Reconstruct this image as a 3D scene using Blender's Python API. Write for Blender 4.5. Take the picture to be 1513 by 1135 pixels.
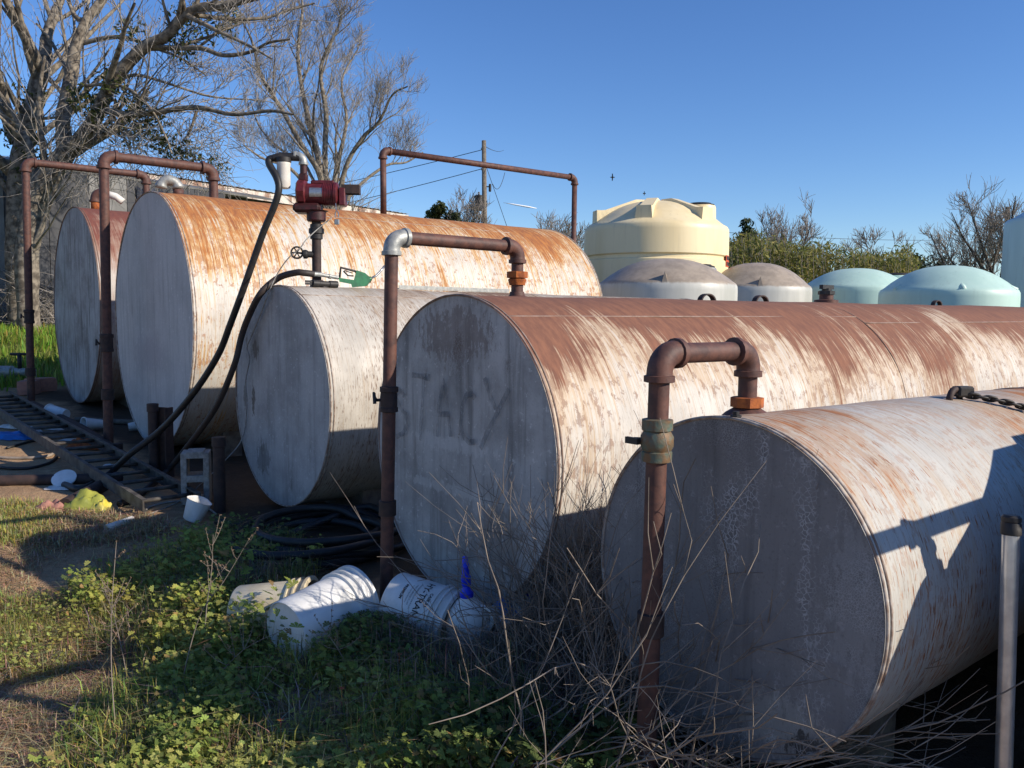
import bpy, math, random
import numpy as np
from mathutils import Vector, Matrix, noise as mnoise
# ------------------------------------------------------------------ camera, sky, sun
for o in list(bpy.data.objects): bpy.data.objects.remove(o)
S = bpy.context.scene; COL = S.collection
IW, IH, F = 1513.0, 1135.0, 1230.0
PHI, PITCH, ROLL, EYE = math.radians(50.609), math.radians(4.685), math.radians(0.639), 1.5
_f = np.array([math.cos(PHI), math.sin(PHI), 0.]); _r = np.array([math.sin(PHI), -math.cos(PHI), 0.]); _u = np.array([0, 0, 1.])
FW = math.cos(PITCH)*_f - math.sin(PITCH)*_u
U0 = math.cos(PITCH)*_u + math.sin(PITCH)*_f
RT = math.cos(ROLL)*_r + math.sin(ROLL)*U0
UP = math.cos(ROLL)*U0 - math.sin(ROLL)*_r
O = np.array([0, 0, EYE])
cd = bpy.data.cameras.new('camera'); cam = bpy.data.objects.new('camera', cd); COL.objects.link(cam)
cd.sensor_width = 36; cd.lens = 36*F/IW; cd.clip_start = .05; cd.clip_end = 3000
cam.matrix_world = Matrix(((RT[0], UP[0], -FW[0], 0), (RT[1], UP[1], -FW[1], 0), (RT[2], UP[2], -FW[2], EYE), (0, 0, 0, 1)))
S.camera = cam
SUND = Vector((.95, -1.63, 1.0)).normalized()          # towards the sun
EL = math.asin(SUND.z)
w = bpy.data.worlds.new('World'); S.world = w; w.use_nodes = True
nt = w.node_tree; bg = nt.nodes['Background']
sky = nt.nodes.new('ShaderNodeTexSky'); sky.sky_type = 'NISHITA'; sky.sun_disc = False
sky.sun_elevation = EL; sky.sun_rotation = math.atan2(SUND.x, SUND.y); sky.altitude = 100; sky.air_density = 1.0; sky.dust_density = .0; sky.ozone_density = 5.0
hs = nt.nodes.new('ShaderNodeHueSaturation'); hs.inputs['Hue'].default_value = .510; hs.inputs['Saturation'].default_value = 1.14; nt.links.new(sky.outputs[0], hs.inputs['Color']); nt.links.new(hs.outputs[0], bg.inputs[0]); bg.inputs[1].default_value = .118
sl = bpy.data.lights.new('sun', 'SUN'); sl.energy = 4.6; sl.angle = math.radians(.53); sl.color = (1, .90, .77)
so = bpy.data.objects.new('sun', sl); COL.objects.link(so); so.location = (0, 0, 30)
so.rotation_euler = SUND.to_track_quat('Z', 'Y').to_euler()
S.view_settings.view_transform = 'Standard'; S.view_settings.look = 'None'; S.view_settings.exposure = .4; S.view_settings.gamma = 1
S.render.engine = 'CYCLES'; S.cycles.max_bounces = 6; S.cycles.transparent_max_bounces = 8
# ------------------------------------------------------------------ pixels to places
def ray(px, py): return FW + (px-IW/2)/F*RT - (py-IH/2)/F*UP
def PY(px, py, Y): d = ray(px, py); return O + d*(Y/d[1])                 # on the vertical plane along the tanks at Y
def PX(px, py, X): d = ray(px, py); return O + d*(X/d[0])
def PZ(px, py, z): d = ray(px, py); return O + d*((z-EYE)/d[2])
def PD(px, py, D): return O + ray(px, py)*D                                # at depth D
def sst(a, b, x): t = min(1, max(0, (x-a)/(b-a))); return t*t*(3-2*t)
def gbase(x, y):
    t = y-5.0
    z = 0 if t <= 0 else .055*t*t/(t+.8)
    return min(z, .42) + .6*sst(13.3, 18.5, y)*(1-sst(6, 11, x)) - .2*(1-sst(4.2, 6.2, y))*(1-sst(.8, 1.75, x))
def gz(x, y):
    k = 1-sst(25, 60, math.hypot(x, y))
    return gbase(x, y) + k*(.03*mnoise.noise((x*.7, y*.7, 1.3)) + .012*mnoise.noise((x*2.6, y*2.6, 4)))
def G(px, py, up=0):
    """first point where the sight line meets the ground (or a height above it)"""
    d = ray(px, py); f = lambda t: EYE+d[2]*t-up-gz(d[0]*t, d[1]*t); a = 1.2
    while f(a+.1) > 0 and a < 80: a += .1
    b = a+.1
    for _ in range(18):
        m = (a+b)/2
        if f(m) > 0: a = m
        else: b = m
    return O+d*b
# ------------------------------------------------------------------ mesh helpers
class MB:
    def __init__(s): s.v = []; s.f = []
    def add(s, v, f):
        n = len(s.v); s.v += [tuple(map(float, p)) for p in v]; s.f += [tuple(i+n for i in q) for q in f]; return s
    def box(s, c, d, rz=0, ax=None, bev=0):
        """box centred c, size d; ax = 3 axis vectors or rz; bev cuts the twelve edges"""
        c = np.array(c, float); h = np.array(d, float)/2
        A = np.array(ax, float) if ax is not None else np.array([[math.cos(rz), math.sin(rz), 0], [-math.sin(rz), math.cos(rz), 0], [0, 0, 1.]])
        if bev <= 0:
            P = [c + A[0]*h[0]*i + A[1]*h[1]*j + A[2]*h[2]*k for i in (-1, 1) for j in (-1, 1) for k in (-1, 1)]
            return s.add(P, [(0, 1, 3, 2), (4, 6, 7, 5), (0, 4, 5, 1), (2, 3, 7, 6), (0, 2, 6, 4), (1, 5, 7, 3)])
        b = min(bev, min(h)*.9); P = []; idx = {}
        for i in (-1, 1):
            for j in (-1, 1):
                for k in (-1, 1):
                    for m in range(3):
                        q = np.array([i, j, k])*h; q = q - np.array([i, j, k])*b; q[m] += (i, j, k)[m]*b
                        idx[(i, j, k, m)] = len(P); P.append(c + A[0]*q[0] + A[1]*q[1] + A[2]*q[2])
        fs = []
        for m in range(3):
            a, b2 = [x for x in range(3) if x != m]
            for sg in (-1, 1):
                q = []
                for (x, y) in ((-1, -1), (1, -1), (1, 1), (-1, 1)):
                    t = [0, 0, 0]; t[m] = sg; t[a] = x; t[b2] = y; q.append(idx[(*t, m)])
                fs.append(tuple(q))
            for x in (-1, 1):
                for y in (-1, 1):
                    t1 = [0, 0, 0]; t2 = [0, 0, 0]; t1[m] = -1; t2[m] = 1; t1[a] = t2[a] = x; t1[b2] = t2[b2] = y
                    fs.append((idx[(*t1, a)], idx[(*t2, a)], idx[(*t2, b2)], idx[(*t1, b2)]))
        for i in (-1, 1):
            for j in (-1, 1):
                for k in (-1, 1): fs.append(tuple(idx[(i, j, k, m)] for m in range(3)))
        return s.add(P, fs)
    def tube(s, pts, rad, n=8, cap=True):
        pts = [np.array(p, float) for p in pts]; m = len(pts)
        if not hasattr(rad, '__len__'): rad = [rad]*m
        T = []
        for i in range(m):
            t = pts[min(i+1, m-1)]-pts[max(i-1, 0)]; T.append(t/(np.linalg.norm(t)+1e-12))
        a = np.array([0, 0, 1.]) if abs(T[0][2]) < .9 else np.array([1., 0, 0])
        N = np.cross(T[0], a); N /= np.linalg.norm(N); V = []
        for i in range(m):
            N = N - T[i]*(N@T[i]); N /= np.linalg.norm(N)+1e-12; B = np.cross(T[i], N)
            for k in range(n):
                an = 2*math.pi*k/n; V.append(pts[i]+rad[i]*(math.cos(an)*N+math.sin(an)*B))
        fs = [(i*n+k, i*n+(k+1) % n, (i+1)*n+(k+1) % n, (i+1)*n+k) for i in range(m-1) for k in range(n)]
        if cap: fs += [tuple(range(n-1, -1, -1)), tuple(range((m-1)*n, m*n))]
        return s.add(V, fs)
    def lathe(s, prof, c=(0, 0, 0), axis=(0, 0, 1), n=24, cap=True, wob=None):
        """prof: (radius, along) pairs"""
        c = np.array(c, float); ax = np.array(axis, float); ax /= np.linalg.norm(ax)
        a = np.array([0, 0, 1.]) if abs(ax[2]) < .9 else np.array([1., 0, 0])
        N = np.cross(a, ax); N /= np.linalg.norm(N); B = np.cross(ax, N); V = []
        for r, h in prof:
            for k in range(n):
                an = 2*math.pi*k/n; rr = r*(1+(wob(an, h) if wob else 0)); V.append(c+ax*h+rr*(math.cos(an)*N+math.sin(an)*B))
        m = len(prof)
        fs = [(i*n+k, i*n+(k+1) % n, (i+1)*n+(k+1) % n, (i+1)*n+k) for i in range(m-1) for k in range(n)]
        if cap: fs += [tuple(range(n-1, -1, -1)), tuple(range((m-1)*n, m*n))]
        return s.add(V, fs)
    def build(s, name, mat, parent=None, smooth=False, auto=None):
        q = parent
        while q is not None and '_loc' not in q: q = q.parent
        off = np.array(q['_loc']) if q is not None else np.zeros(3)
        me = bpy.data.meshes.new(name)
        me.from_pydata([tuple(np.array(p)-off) for p in s.v], [], s.f); me.materials.append(mat); me.update()
        if smooth or auto: me.polygons.foreach_set('use_smooth', [True]*len(me.polygons))
        if auto:
            try: me.set_sharp_from_angle(angle=math.radians(auto))
            except Exception: pass
        o = bpy.data.objects.new(name, me); COL.objects.link(o)
        if parent is not None: o.parent = parent
        return o
def tag(o, label=None, cat=None, group=None, kind=None):
    if label: o['label'] = label
    if cat: o['category'] = cat
    if group: o['group'] = group
    if kind: o['kind'] = kind
    return o
def thing(name, label, cat, loc=(0, 0, 0), group=None):
    o = bpy.data.objects.new(name, None); COL.objects.link(o); o.empty_display_size = .1
    o.location = [float(x) for x in loc]; o['_loc'] = [float(x) for x in loc]
    return tag(o, label, cat, group)
def soup(name, V, Fc, mat, parent=None, col=None, kind=None, loc=None):
    """fast mesh from numpy: V (n,3), Fc list of arrays (m,k) ; col per-vertex (n,3)"""
    V = np.asarray(V, float)
    if parent is not None and '_loc' in parent: V = V-np.array(parent['_loc'])
    me = bpy.data.meshes.new(name); Fc = np.asarray(Fc, np.int32); k = Fc.shape[1]
    me.vertices.add(len(V)); me.vertices.foreach_set('co', V.ravel())
    me.loops.add(Fc.size); me.loops.foreach_set('vertex_index', Fc.ravel())
    me.polygons.add(len(Fc)); me.polygons.foreach_set('loop_start', np.arange(0, Fc.size, k, dtype=np.int32))
    if col is not None:
        a = me.color_attributes.new('Col', 'FLOAT_COLOR', 'POINT'); c4 = np.ones((len(V), 4)); c4[:, :3] = col; a.data.foreach_set('color', c4.ravel())
    me.update(calc_edges=True); me.materials.append(mat)
    o = bpy.data.objects.new(name, me); COL.objects.link(o)
    if parent is not None: o.parent = parent
    if kind: o['kind'] = kind
    return o
# ------------------------------------------------------------------ material helpers
class NT:
    def __init__(s, name, rough=.7, metal=0, spec=.4):
        s.m = bpy.data.materials.new(name); s.m.use_nodes = True; s.t = s.m.node_tree; s.b = s.t.nodes['Principled BSDF']
        s.b.inputs['Roughness'].default_value = rough; s.b.inputs['Metallic'].default_value = metal; s.b.inputs['Specular IOR Level'].default_value = spec
    def n(s, t, **k):
        o = s.t.nodes.new(t)
        for a, b in k.items(): setattr(o, a, b)
        return o
    def put(s, sock, v):
        if isinstance(v, bpy.types.NodeSocket): s.t.links.new(v, sock)
        elif hasattr(v, '__len__') and len(v) == 3 and sock.type == 'RGBA': sock.default_value = (*v, 1)
        else: sock.default_value = v
    def obj(s): return s.n('ShaderNodeTexCoord').outputs['Object']
    def uv(s): return s.n('ShaderNodeTexCoord').outputs['UV']
    def map(s, v, sc=(1, 1, 1), loc=(0, 0, 0)):
        o = s.n('ShaderNodeMapping'); s.put(o.inputs[0], v); o.inputs['Scale'].default_value = sc; o.inputs['Location'].default_value = loc; return o.outputs[0]
    def noise(s, v, sc=5, det=4, ro=.55, dist=0):
        o = s.n('ShaderNodeTexNoise'); s.put(o.inputs['Vector'], v); o.inputs['Scale'].default_value = sc; o.inputs['Detail'].default_value = det
        o.inputs['Roughness'].default_value = ro; o.inputs['Distortion'].default_value = dist; return o.outputs[0]
    def vor(s, v, sc=5, feat='F1'):
        o = s.n('ShaderNodeTexVoronoi', feature=feat); s.put(o.inputs['Vector'], v); o.inputs['Scale'].default_value = sc; return o.outputs['Distance']
    def ma(s, op, a, b=0., c=None):
        o = s.n('ShaderNodeMath', operation=op); s.put(o.inputs[0], a); s.put(o.inputs[1], b)
        if c is not None: s.put(o.inputs[2], c)
        return o.outputs[0]
    def ss(s, x, a, b, lo=0., hi=1.):
        o = s.n('ShaderNodeMapRange', interpolation_type='SMOOTHSTEP'); s.put(o.inputs[0], x)
        for i, q in enumerate((a, b, lo, hi)): o.inputs[1+i].default_value = q
        return o.outputs[0]
    def mix(s, f, a, b):
        o = s.n('ShaderNodeMix', data_type='RGBA'); s.put(o.inputs[0], f); s.put(o.inputs[6], a); s.put(o.inputs[7], b); return o.outputs[2]
    def sep(s, v): o = s.n('ShaderNodeSeparateXYZ'); s.put(o.inputs[0], v); return o.outputs
    def col(s, c): s.put(s.b.inputs['Base Color'], c); return s
    def ro(s, c): s.put(s.b.inputs['Roughness'], c); return s
    def bump(s, h, st=.3, d=.01):
        o = s.n('ShaderNodeBump'); s.put(o.inputs['Height'], h); o.inputs['Strength'].default_value = st; o.inputs['Distance'].default_value = d
        s.put(s.b.inputs['Normal'], o.outputs[0]); return s
def simple(name, c, c2=None, sc=8, rough=.7, metal=0, bump=0, spec=.4, det=5):
    m = NT(name, rough, metal, spec); v = m.obj(); n = m.noise(v, sc, det, .6)
    c2 = c2 if c2 is not None else tuple(x*.7 for x in c)
    m.col(m.mix(m.ss(n, .35, .65), c, c2))
    if bump: m.bump(n, bump, .01)
    return m.m
def leafmat(name, trans=.35, rough=.6):
    m = NT(name, rough, 0, .3); a = m.n('ShaderNodeVertexColor', layer_name='Col'); m.col(a.outputs[0])
    t = m.n('ShaderNodeBsdfTranslucent'); m.put(t.inputs[0], a.outputs[0]); x = m.n('ShaderNodeMixShader'); x.inputs[0].default_value = trans
    out = m.t.nodes['Material Output']; m.t.links.new(m.b.outputs[0], x.inputs[1]); m.t.links.new(t.outputs[0], x.inputs[2]); m.t.links.new(x.outputs[0], out.inputs[0])
    return m.m
def shell_mat(name, paint, rust, rust2, stain, ext, amt, streak=1., chips=0., dash=0., seed=0., base=0., grime=.3):
    """painted steel: rust heaviest along the crown, running down the plates; u = along the tank, v = down from the crown (m)"""
    m = NT(name, .72, 0, .35); uv = m.uv(); x, y, _ = m.sep(uv)
    top = m.ss(m.ma('ABSOLUTE', y), .0, ext, 1, 0)
    wob = m.noise(m.map(uv, (1.1, 1.1, 1), (seed, seed*.7, 0)), 1, 7, .6)
    mid = m.noise(m.map(uv, (10, .6, 1), (seed, 3, 0)), 1, 4, .6)
    fine = m.noise(m.map(uv, (60, 2.6, 1), (0, seed, 0)), 1, 4, .65)
    mm = m.ma('MULTIPLY', top, amt); mm = m.ma('MULTIPLY_ADD', m.ma('SUBTRACT', wob, .5), 2.7, mm)
    mm = m.ma('MULTIPLY_ADD', m.ma('SUBTRACT', mid, .5), 1.6*streak, mm); mm = m.ma('MULTIPLY_ADD', m.ma('SUBTRACT', fine, .5), 2.3*streak, mm)
    mm = m.ma('ADD', mm, base)
    rm = m.ss(mm, .36, .72); sm = m.ss(mm, -.2, .48, 0, .95)
    ch = m.noise(m.map(uv, (24, 13, 1), (seed, 1, 0)), 1, 6, .7)
    chv = m.ma('MULTIPLY_ADD', m.ma('SUBTRACT', wob, .5), .5, ch); chv = m.ma('MULTIPLY_ADD', top, .12, chv)
    cm = m.ma('MULTIPLY', m.ss(chv, .575, .60), chips)
    da = m.noise(m.map(uv, (115, 15, 1), (1, seed, 0)), 1, 3, .6)
    dv = m.ma('MULTIPLY_ADD', m.ma('SUBTRACT', wob, .5), .45, da); dm = m.ma('MULTIPLY', m.ss(dv, .575, .66), dash)
    hv = m.noise(m.map(uv, (3, 2, 1), (5, seed, 0)), 1, 6, .65)
    pc = m.mix(m.ss(hv, .3, .75, 0, grime), paint, tuple(c*.55 for c in paint))
    spk = m.noise(m.map(uv, (120, 70, 1)), 1, 2); pc = m.mix(m.ss(spk, .62, .72, 0, .45), pc, tuple(c*.45 for c in paint))
    pc = m.mix(m.ss(fine, .46, .68, 0, .4), pc, stain); sk2 = m.noise(m.map(uv, (150, 5, 1), (seed, 0, 0)), 1, 3, .6); pc = m.mix(m.ss(sk2, .52, .68, 0, .5), pc, tuple(c*.5 for c in stain))
    rn = m.noise(m.map(uv, (26, 7, 1), (seed, 0, 0)), 1, 6, .7); rc = m.mix(m.ss(rn, .32, .68), rust, rust2)
    c = m.mix(sm, pc, stain); M = m.ma('MAXIMUM', m.ma('MAXIMUM', rm, cm), dm)
    m.col(m.mix(M, c, rc)); m.ro(m.ss(M, 0, 1, .55, .9))
    hh = m.ma('MULTIPLY_ADD', M, -.5, m.ma('MULTIPLY', rn, .35)); m.bump(hh, .45, .004)
    return m.m
def cap_mat(name, paint, dark, streak=.6, crack=0., blot=.5, seed=0., warm=None, patches=()):
    m = NT(name, .7, 0, .3); v = m.obj(); p = m.map(v, (1, 1, 1), (0, seed, seed))
    st = m.noise(m.map(p, (1, 16, 1.0)), 1, 5, .6); bl = m.noise(p, 2.2, 7, .65); fi = m.noise(p, 90, 3)
    c = m.mix(m.ss(bl, .35, .72, 0, blot), paint, dark)
    c = m.mix(m.ss(st, .46, .75, 0, streak), c, tuple(x*.5 for x in dark))
    c = m.mix(m.ss(fi, .55, .7, 0, .35), c, tuple(x*.5 for x in paint))
    bl2 = m.noise(m.map(p, (1, 5, 1.6)), 1.3, 6, .7); c = m.mix(m.ss(bl2, .60, .72, 0, blot), c, warm or tuple(x*.6 for x in dark))
    sp = m.noise(p, 34, 5, .7); c = m.mix(m.ss(sp, .60, .66, 0, .5), c, tuple(min(1, x*1.5) for x in paint))
    for (py_, pz_, ry, rz_, pc_, st_) in patches:            # worn or stained places on the plate
        sx = m.sep(v); dy = m.ma('DIVIDE', m.ma('SUBTRACT', sx[1], py_), ry); dz = m.ma('DIVIDE', m.ma('SUBTRACT', sx[2], pz_), rz_)
        rr = m.ma('SQRT', m.ma('ADD', m.ma('MULTIPLY', dy, dy), m.ma('MULTIPLY', dz, dz)))
        k_ = m.ma('ADD', m.ss(rr, .2, 1.1, .75, 0), m.ma('MULTIPLY', m.ma('SUBTRACT', m.noise(m.map(p, (1, 2.2, 1)), 16, 7, .75), .5), 2.6)); k_ = m.ma('MULTIPLY', m.ss(k_, .38, .62, 0, st_), m.ss(rr, 1.0, 1.5, 1, 0)); c = m.mix(k_, c, pc_)
    hgt = fi
    if crack:
        nv = m.n('ShaderNodeTexNoise'); m.put(nv.inputs['Vector'], p); nv.inputs['Scale'].default_value = 38; nv.inputs['Detail'].default_value = 3; pv = m.n('ShaderNodeVectorMath', operation='MULTIPLY_ADD'); m.put(pv.inputs[0], nv.outputs['Color']); pv.inputs[1].default_value = (.016, .016, .016); m.put(pv.inputs[2], p); pv = pv.outputs[0]
        d = m.vor(pv, 62, 'DISTANCE_TO_EDGE'); d2 = m.vor(pv, 130, 'DISTANCE_TO_EDGE')
        k = m.ma('MULTIPLY', m.ss(d, .02, .10, 1, 0), m.ss(bl2, .50, .66)); k2 = m.ma('MULTIPLY', m.ss(d2, .02, .14, .55, 0), m.ss(bl, .46, .60))
        k = m.ma('MULTIPLY', m.ma('MAXIMUM', k, k2), crack); c = m.mix(k, c, (.52, .52, .52)); hgt = k
    m.col(c); m.bump(hgt, .25, .003); return m.m
MT = {}
MT['rust_pipe'] = simple('rust_pipe', (.125, .054, .038), (.068, .033, .027), 22, .62, 0, .25)
MT['rust_dark'] = simple('rust_dark', (.055, .032, .026), (.03, .02, .018), 18, .7, 0, .3)
MT['rust_orange'] = simple('rust_orange', (.42, .12, .025), (.22, .06, .02), 30, .8, 0, .5)
MT['galv'] = simple('galvanized', (.38, .38, .35), (.24, .25, .24), 25, .5, .35, .2)
MT['galv_pole'] = simple('galvanized_pole', (.66, .67, .68), (.5, .51, .53), 14, .30, .8, .1)
MT['bronze'] = simple('green_bronze', (.10, .14, .11), (.17, .10, .05), 30, .6, .2, .4)
MT['black'] = simple('black_iron', (.015, .015, .016), (.03, .026, .023), 20, .55, 0, .2)
MT['rubber'] = simple('black_rubber', (.014, .014, .015), (.026, .025, .024), 12, .5, 0, .1)
MT['brown_rubber'] = simple('dusty_rubber', (.045, .032, .027), (.028, .022, .02), 12, .6, 0, .1)
MT['pump_red'] = simple('pump_red', (.12, .016, .021), (.07, .011, .014), 30, .45, 0, .15)
MT['pump_dark'] = simple('pump_casting', (.06, .012, .013), (.03, .01, .01), 30, .55, 0, .2)
MT['filter'] = simple('filter_white', (.72, .69, .62), (.6, .56, .5), 12, .4)
MT['steel'] = simple('steel', (.42, .42, .42), (.3, .3, .3), 40, .35, .8)
MT['green'] = simple('nozzle_green', (.012, .14, .055), (.01, .09, .04), 25, .4)
MT['white_pl'] = simple('white_plastic', (.74, .74, .72), (.60, .60, .57), 7, .42)
MT['yellowed'] = simple('yellowed_plastic', (.62, .55, .40), (.5, .42, .28), 7, .5)
MT['blue_pl'] = simple('blue_plastic', (.015, .05, .75), (.01, .035, .6), 9, .35)
MT['blue_film'] = simple('blue_film', (.02, .17, .50), (.02, .11, .33), 9, .4)
MT['yellow_film'] = simple('yellow_film', (.65, .50, .04), (.48, .42, .10), 9, .45)
MT['concrete'] = simple('concrete', (.34, .33, .30), (.22, .21, .19), 30, .9, 0, .6)
MT['ink'] = simple('ink', (.02, .02, .02), (.035, .035, .035), 40, .6)
MT['wood'] = simple('weathered_wood', (.20, .17, .13), (.11, .09, .07), 12, .85, 0, .4)
MT['brick'] = simple('brick', (.40, .19, .14), (.3, .15, .12), 20, .9, 0, .4)
MT['bark'] = simple('bark', (.27, .23, .175), (.085, .07, .053), 9, .9, 0, .8)
MT['bark_dark'] = simple('bark_dark', (.11, .085, .062), (.05, .04, .03), 9, .9, 0, .8)
MT['twig'] = simple('twig', (.36, .325, .285), (.22, .195, .165), 6, .9)
MT['twig_far'] = simple('twig_far', (.29, .255, .215), (.2, .17, .145), 3, .9)
MT['dead'] = simple('dead_stem', (.27, .225, .185), (.15, .125, .10), 7, .85)
MT['leaf'] = leafmat('leaf', .4); MT['straw'] = leafmat('straw', .25, .75)
# ------------------------------------------------------------------ ground
def build_ground():
    m = NT('ground', .95, 0, .15); v = m.obj(); x, y, z = m.sep(v)
    n1 = m.noise(v, .9, 8, .65); n2 = m.noise(v, 14, 5, .7); n3 = m.noise(m.map(v, (5, 40, 9)), 1, 4); n4 = m.noise(v, 120, 2)
    dirt = m.mix(m.ss(n1, .35, .65), (.44, .28, .16), (.26, .17, .10))
    dirt = m.mix(m.ss(n2, .45, .7, 0, .7), dirt, (.50, .36, .21)); dirt = m.mix(m.ss(n3, .56, .7, 0, .5), dirt, (.36, .27, .16)); dirt = m.mix(m.ss(n4, .52, .7, 0, .5), dirt, (.07, .05, .035))
    grs = m.mix(m.ss(n2, .35, .65), (.10, .15, .025), (.16, .16, .045))
    f = m.ss(m.ma('MULTIPLY_ADD', m.ma('SUBTRACT', n1, .5), 3., m.ma('MULTIPLY_ADD', x, .12, y)), 13.2, 14.6)
    dark_soil = m.ss(m.ma('MULTIPLY_ADD', m.ma('SUBTRACT', n1, .5), 1.6, x), 1.95, 2.35)     # much darker soil colour under and before the tanks
    dark_soil = m.ma('MULTIPLY', dark_soil, m.ss(y, 12.6, 13.4, .85, 0))
    c = m.mix(dark_soil, dirt, (.035, .028, .022)); m.col(m.mix(f, c, grs)); m.bump(m.ma('ADD', n2, m.ma('MULTIPLY', n4, .4)), .8, .03)
    a = np.concatenate([[-900, -300, -120, -60, -30, -18, -11], np.arange(-7, 9.01, .16), [10, 12, 14, 17, 20, 25, 30, 40, 60, 90, 140, 300, 900]])
    b = np.concatenate([[-900, -300, -120, -60, -30, -15, -8, -5, -3], np.arange(-2, 17.01, .16), [18, 19.5, 21, 24, 28, 34, 42, 55, 80, 120, 200, 400, 1200]])
    V = [(X, Y, gz(X, Y)) for Y in b for X in a]; nx = len(a)
    Fc = [(j*nx+i, j*nx+i+1, (j+1)*nx+i+1, (j+1)*nx+i) for j in range(len(b)-1) for i in range(nx-1)]
    o = soup('ground', V, Fc, m.m, kind='structure'); o.data.polygons.foreach_set('use_smooth', [True]*len(Fc)); return o
build_ground()
# ------------------------------------------------------------------ steel tanks
def uvmesh(name, V, Fc, UV, mat, parent, smooth=True):
    me = bpy.data.meshes.new(name); me.from_pydata(V, [], Fc); me.materials.append(mat)
    l = me.uv_layers.new(name='UVMap'); l.data.foreach_set('uv', np.array(UV, float).ravel()); me.update()
    me.polygons.foreach_set('use_smooth', [smooth]*len(me.polygons))
    o = bpy.data.objects.new(name, me); COL.objects.link(o); o.parent = parent; return o
def steel_tank(label, X, Y, R, zb, az, slope, L, smat, cmat, seams=(), longs=(), seed=0, dent=.007):
    t = bpy.data.objects.new('fuel_tank', None); COL.objects.link(t); t.location = (X, Y, zb); t.rotation_euler = (0, -slope, az)
    tag(t, label, 'tank', 'row of steel fuel tanks')
    n = 144; xs = np.arange(0, L+.001, L/max(8, round(L/.12))); V = []; Fc = []; UV = []
    for i, x in enumerate(xs):
        for k in range(n):
            a = -math.pi + 2*math.pi*k/n            # 0 = crown, positive towards -y
            e = sst(0, .25, x)*sst(0, .25, L-x)
            d = e*(dent*mnoise.noise((x*1.1+seed, a*1.6, seed)) + dent*.5*mnoise.noise((x*3.1, a*4.3+seed, 2)))
            for sx in seams: d -= .0015*math.exp(-((x-sx)/.05)**2)
            r = R+d; V.append((x, -r*math.sin(a), R+r*math.cos(a)))
    for i in range(len(xs)-1):
        for k in range(n):
            k2 = (k+1) % n; Fc.append((i*n+k, (i+1)*n+k, (i+1)*n+k2, i*n+k2))
            a0 = (-math.pi+2*math.pi*k/n)*R; a1 = (-math.pi+2*math.pi*(k+1)/n)*R
            UV += [(xs[i], a0), (xs[i+1], a0), (xs[i+1], a1), (xs[i], a1)]
    uvmesh('shell', V, Fc, UV, smat, t)
    for x0, sg in ((.010, 1), (L-.010, -1)):
        V = [(x0, 0, R)]; Fc = []; rr = [.2, .4, .6, .8, .92, .994]
        for q in rr:
            for k in range(72):
                a = 2*math.pi*k/72; V.append((x0+sg*.006*mnoise.noise((q*math.cos(a)*2.2+seed, q*math.sin(a)*2.2, seed)), R*q*math.cos(a), R+R*q*math.sin(a)))
        for k in range(72):
            k2 = (k+1) % 72; Fc.append((0, 1+k2, 1+k) if sg > 0 else (0, 1+k, 1+k2))
            for j in range(len(rr)-1):
                q = (1+j*72+k, 1+j*72+k2, 1+(j+1)*72+k2, 1+(j+1)*72+k); Fc.append(q if sg > 0 else q[::-1])
        me = bpy.data.meshes.new('end_plate'); me.from_pydata(V, [], Fc); me.materials.append(cmat); me.update(); me.polygons.foreach_set('use_smooth', [True]*len(Fc))
        o = bpy.data.objects.new('end_plate', me); COL.objects.link(o); o.parent = t
        for dx, rr_ in ((-.001*sg, .006), (.022*sg, .005)):
            mb = MB(); pts = [(x0+dx, (R+.0005)*math.cos(a), R+(R+.0005)*math.sin(a)) for a in np.linspace(0, 2*math.pi, 97)]
            mb.tube(pts, [rr_*(1+.35*mnoise.noise((i*.9, seed, dx*50))) for i in range(97)], 6, False); mb.build('rim_weld', smat_rim(smat), t, True)
    for sx in seams:
        mb = MB(); pts = [(sx+.004*mnoise.noise((i*.4, sx, 0)), -(R-.0015)*math.sin(a), R+(R-.0015)*math.cos(a)) for i, a in enumerate(np.linspace(0, 2*math.pi, 97))]
        mb.tube(pts, .0032, 5, False); mb.build('weld_seam', smat_rim(smat), t, True)
    for (a, x0, x1) in longs:
        mb = MB(); k = max(3, int((x1-x0)/.12)); pts = [(x0+(x1-x0)*i/k, -(R-.001)*math.sin(a+.006*mnoise.noise((i*.5, a, seed))), R+(R-.001)*math.cos(a)) for i in range(k+1)]
        mb.tube(pts, .0045, 5); mb.build('weld_seam', smat_rim(smat), t, True)
    hh = R*(1-math.cos(.55))+zb                        # saddles down to the soil
    for sx in (.55, min(L-.55, 3.6)):
        mb = MB(); w_ = R*math.sin(.55)
        q = []
        for k in range(9):
            a = -.55+1.1*k/8; q.append((sx-.09, -(R-.01)*math.sin(a), R-(R-.01)*math.cos(a)))
        V = q + [(x+.18, y, z) for x, y, z in q] + [(x, y, -zb-.1+gz(X, Y)) for x, y, z in q] + [(x+.18, y, -zb-.1+gz(X, Y)) for x, y, z in q]
        Fc = []
        for k in range(8): Fc += [(k, k+1, 10+k, 9+k), (18+k, 27+k, 28+k, 19+k), (k, 18+k, 19+k, k+1), (9+k, 10+k, 28+k, 27+k)]
        Fc += [(0, 9, 27, 18), (8, 26, 35, 17)]
        mb.add(V, Fc); mb.build('saddle', MT['wood'], t)
    return t
_rim = {}
def smat_rim(sm):
    if sm.name not in _rim: _rim[sm.name] = simple(sm.name+'_weld', RIMC.get(sm.name, (.42, .37, .32)), (.22, .15, .11), 22, .8, 0, .4)
    return _rim[sm.name]
RIMC = {'shell_b': (.30, .22, .18), 'shell_e': (.2, .12, .09)}
sh0 = shell_mat('shell_a', (.50, .49, .45), (.22, .11, .065), (.38, .15, .05), (.43, .35, .26), .95, .66, .8, .3, 1., 3.1, -.32, .6)
sh1 = sh0
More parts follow.
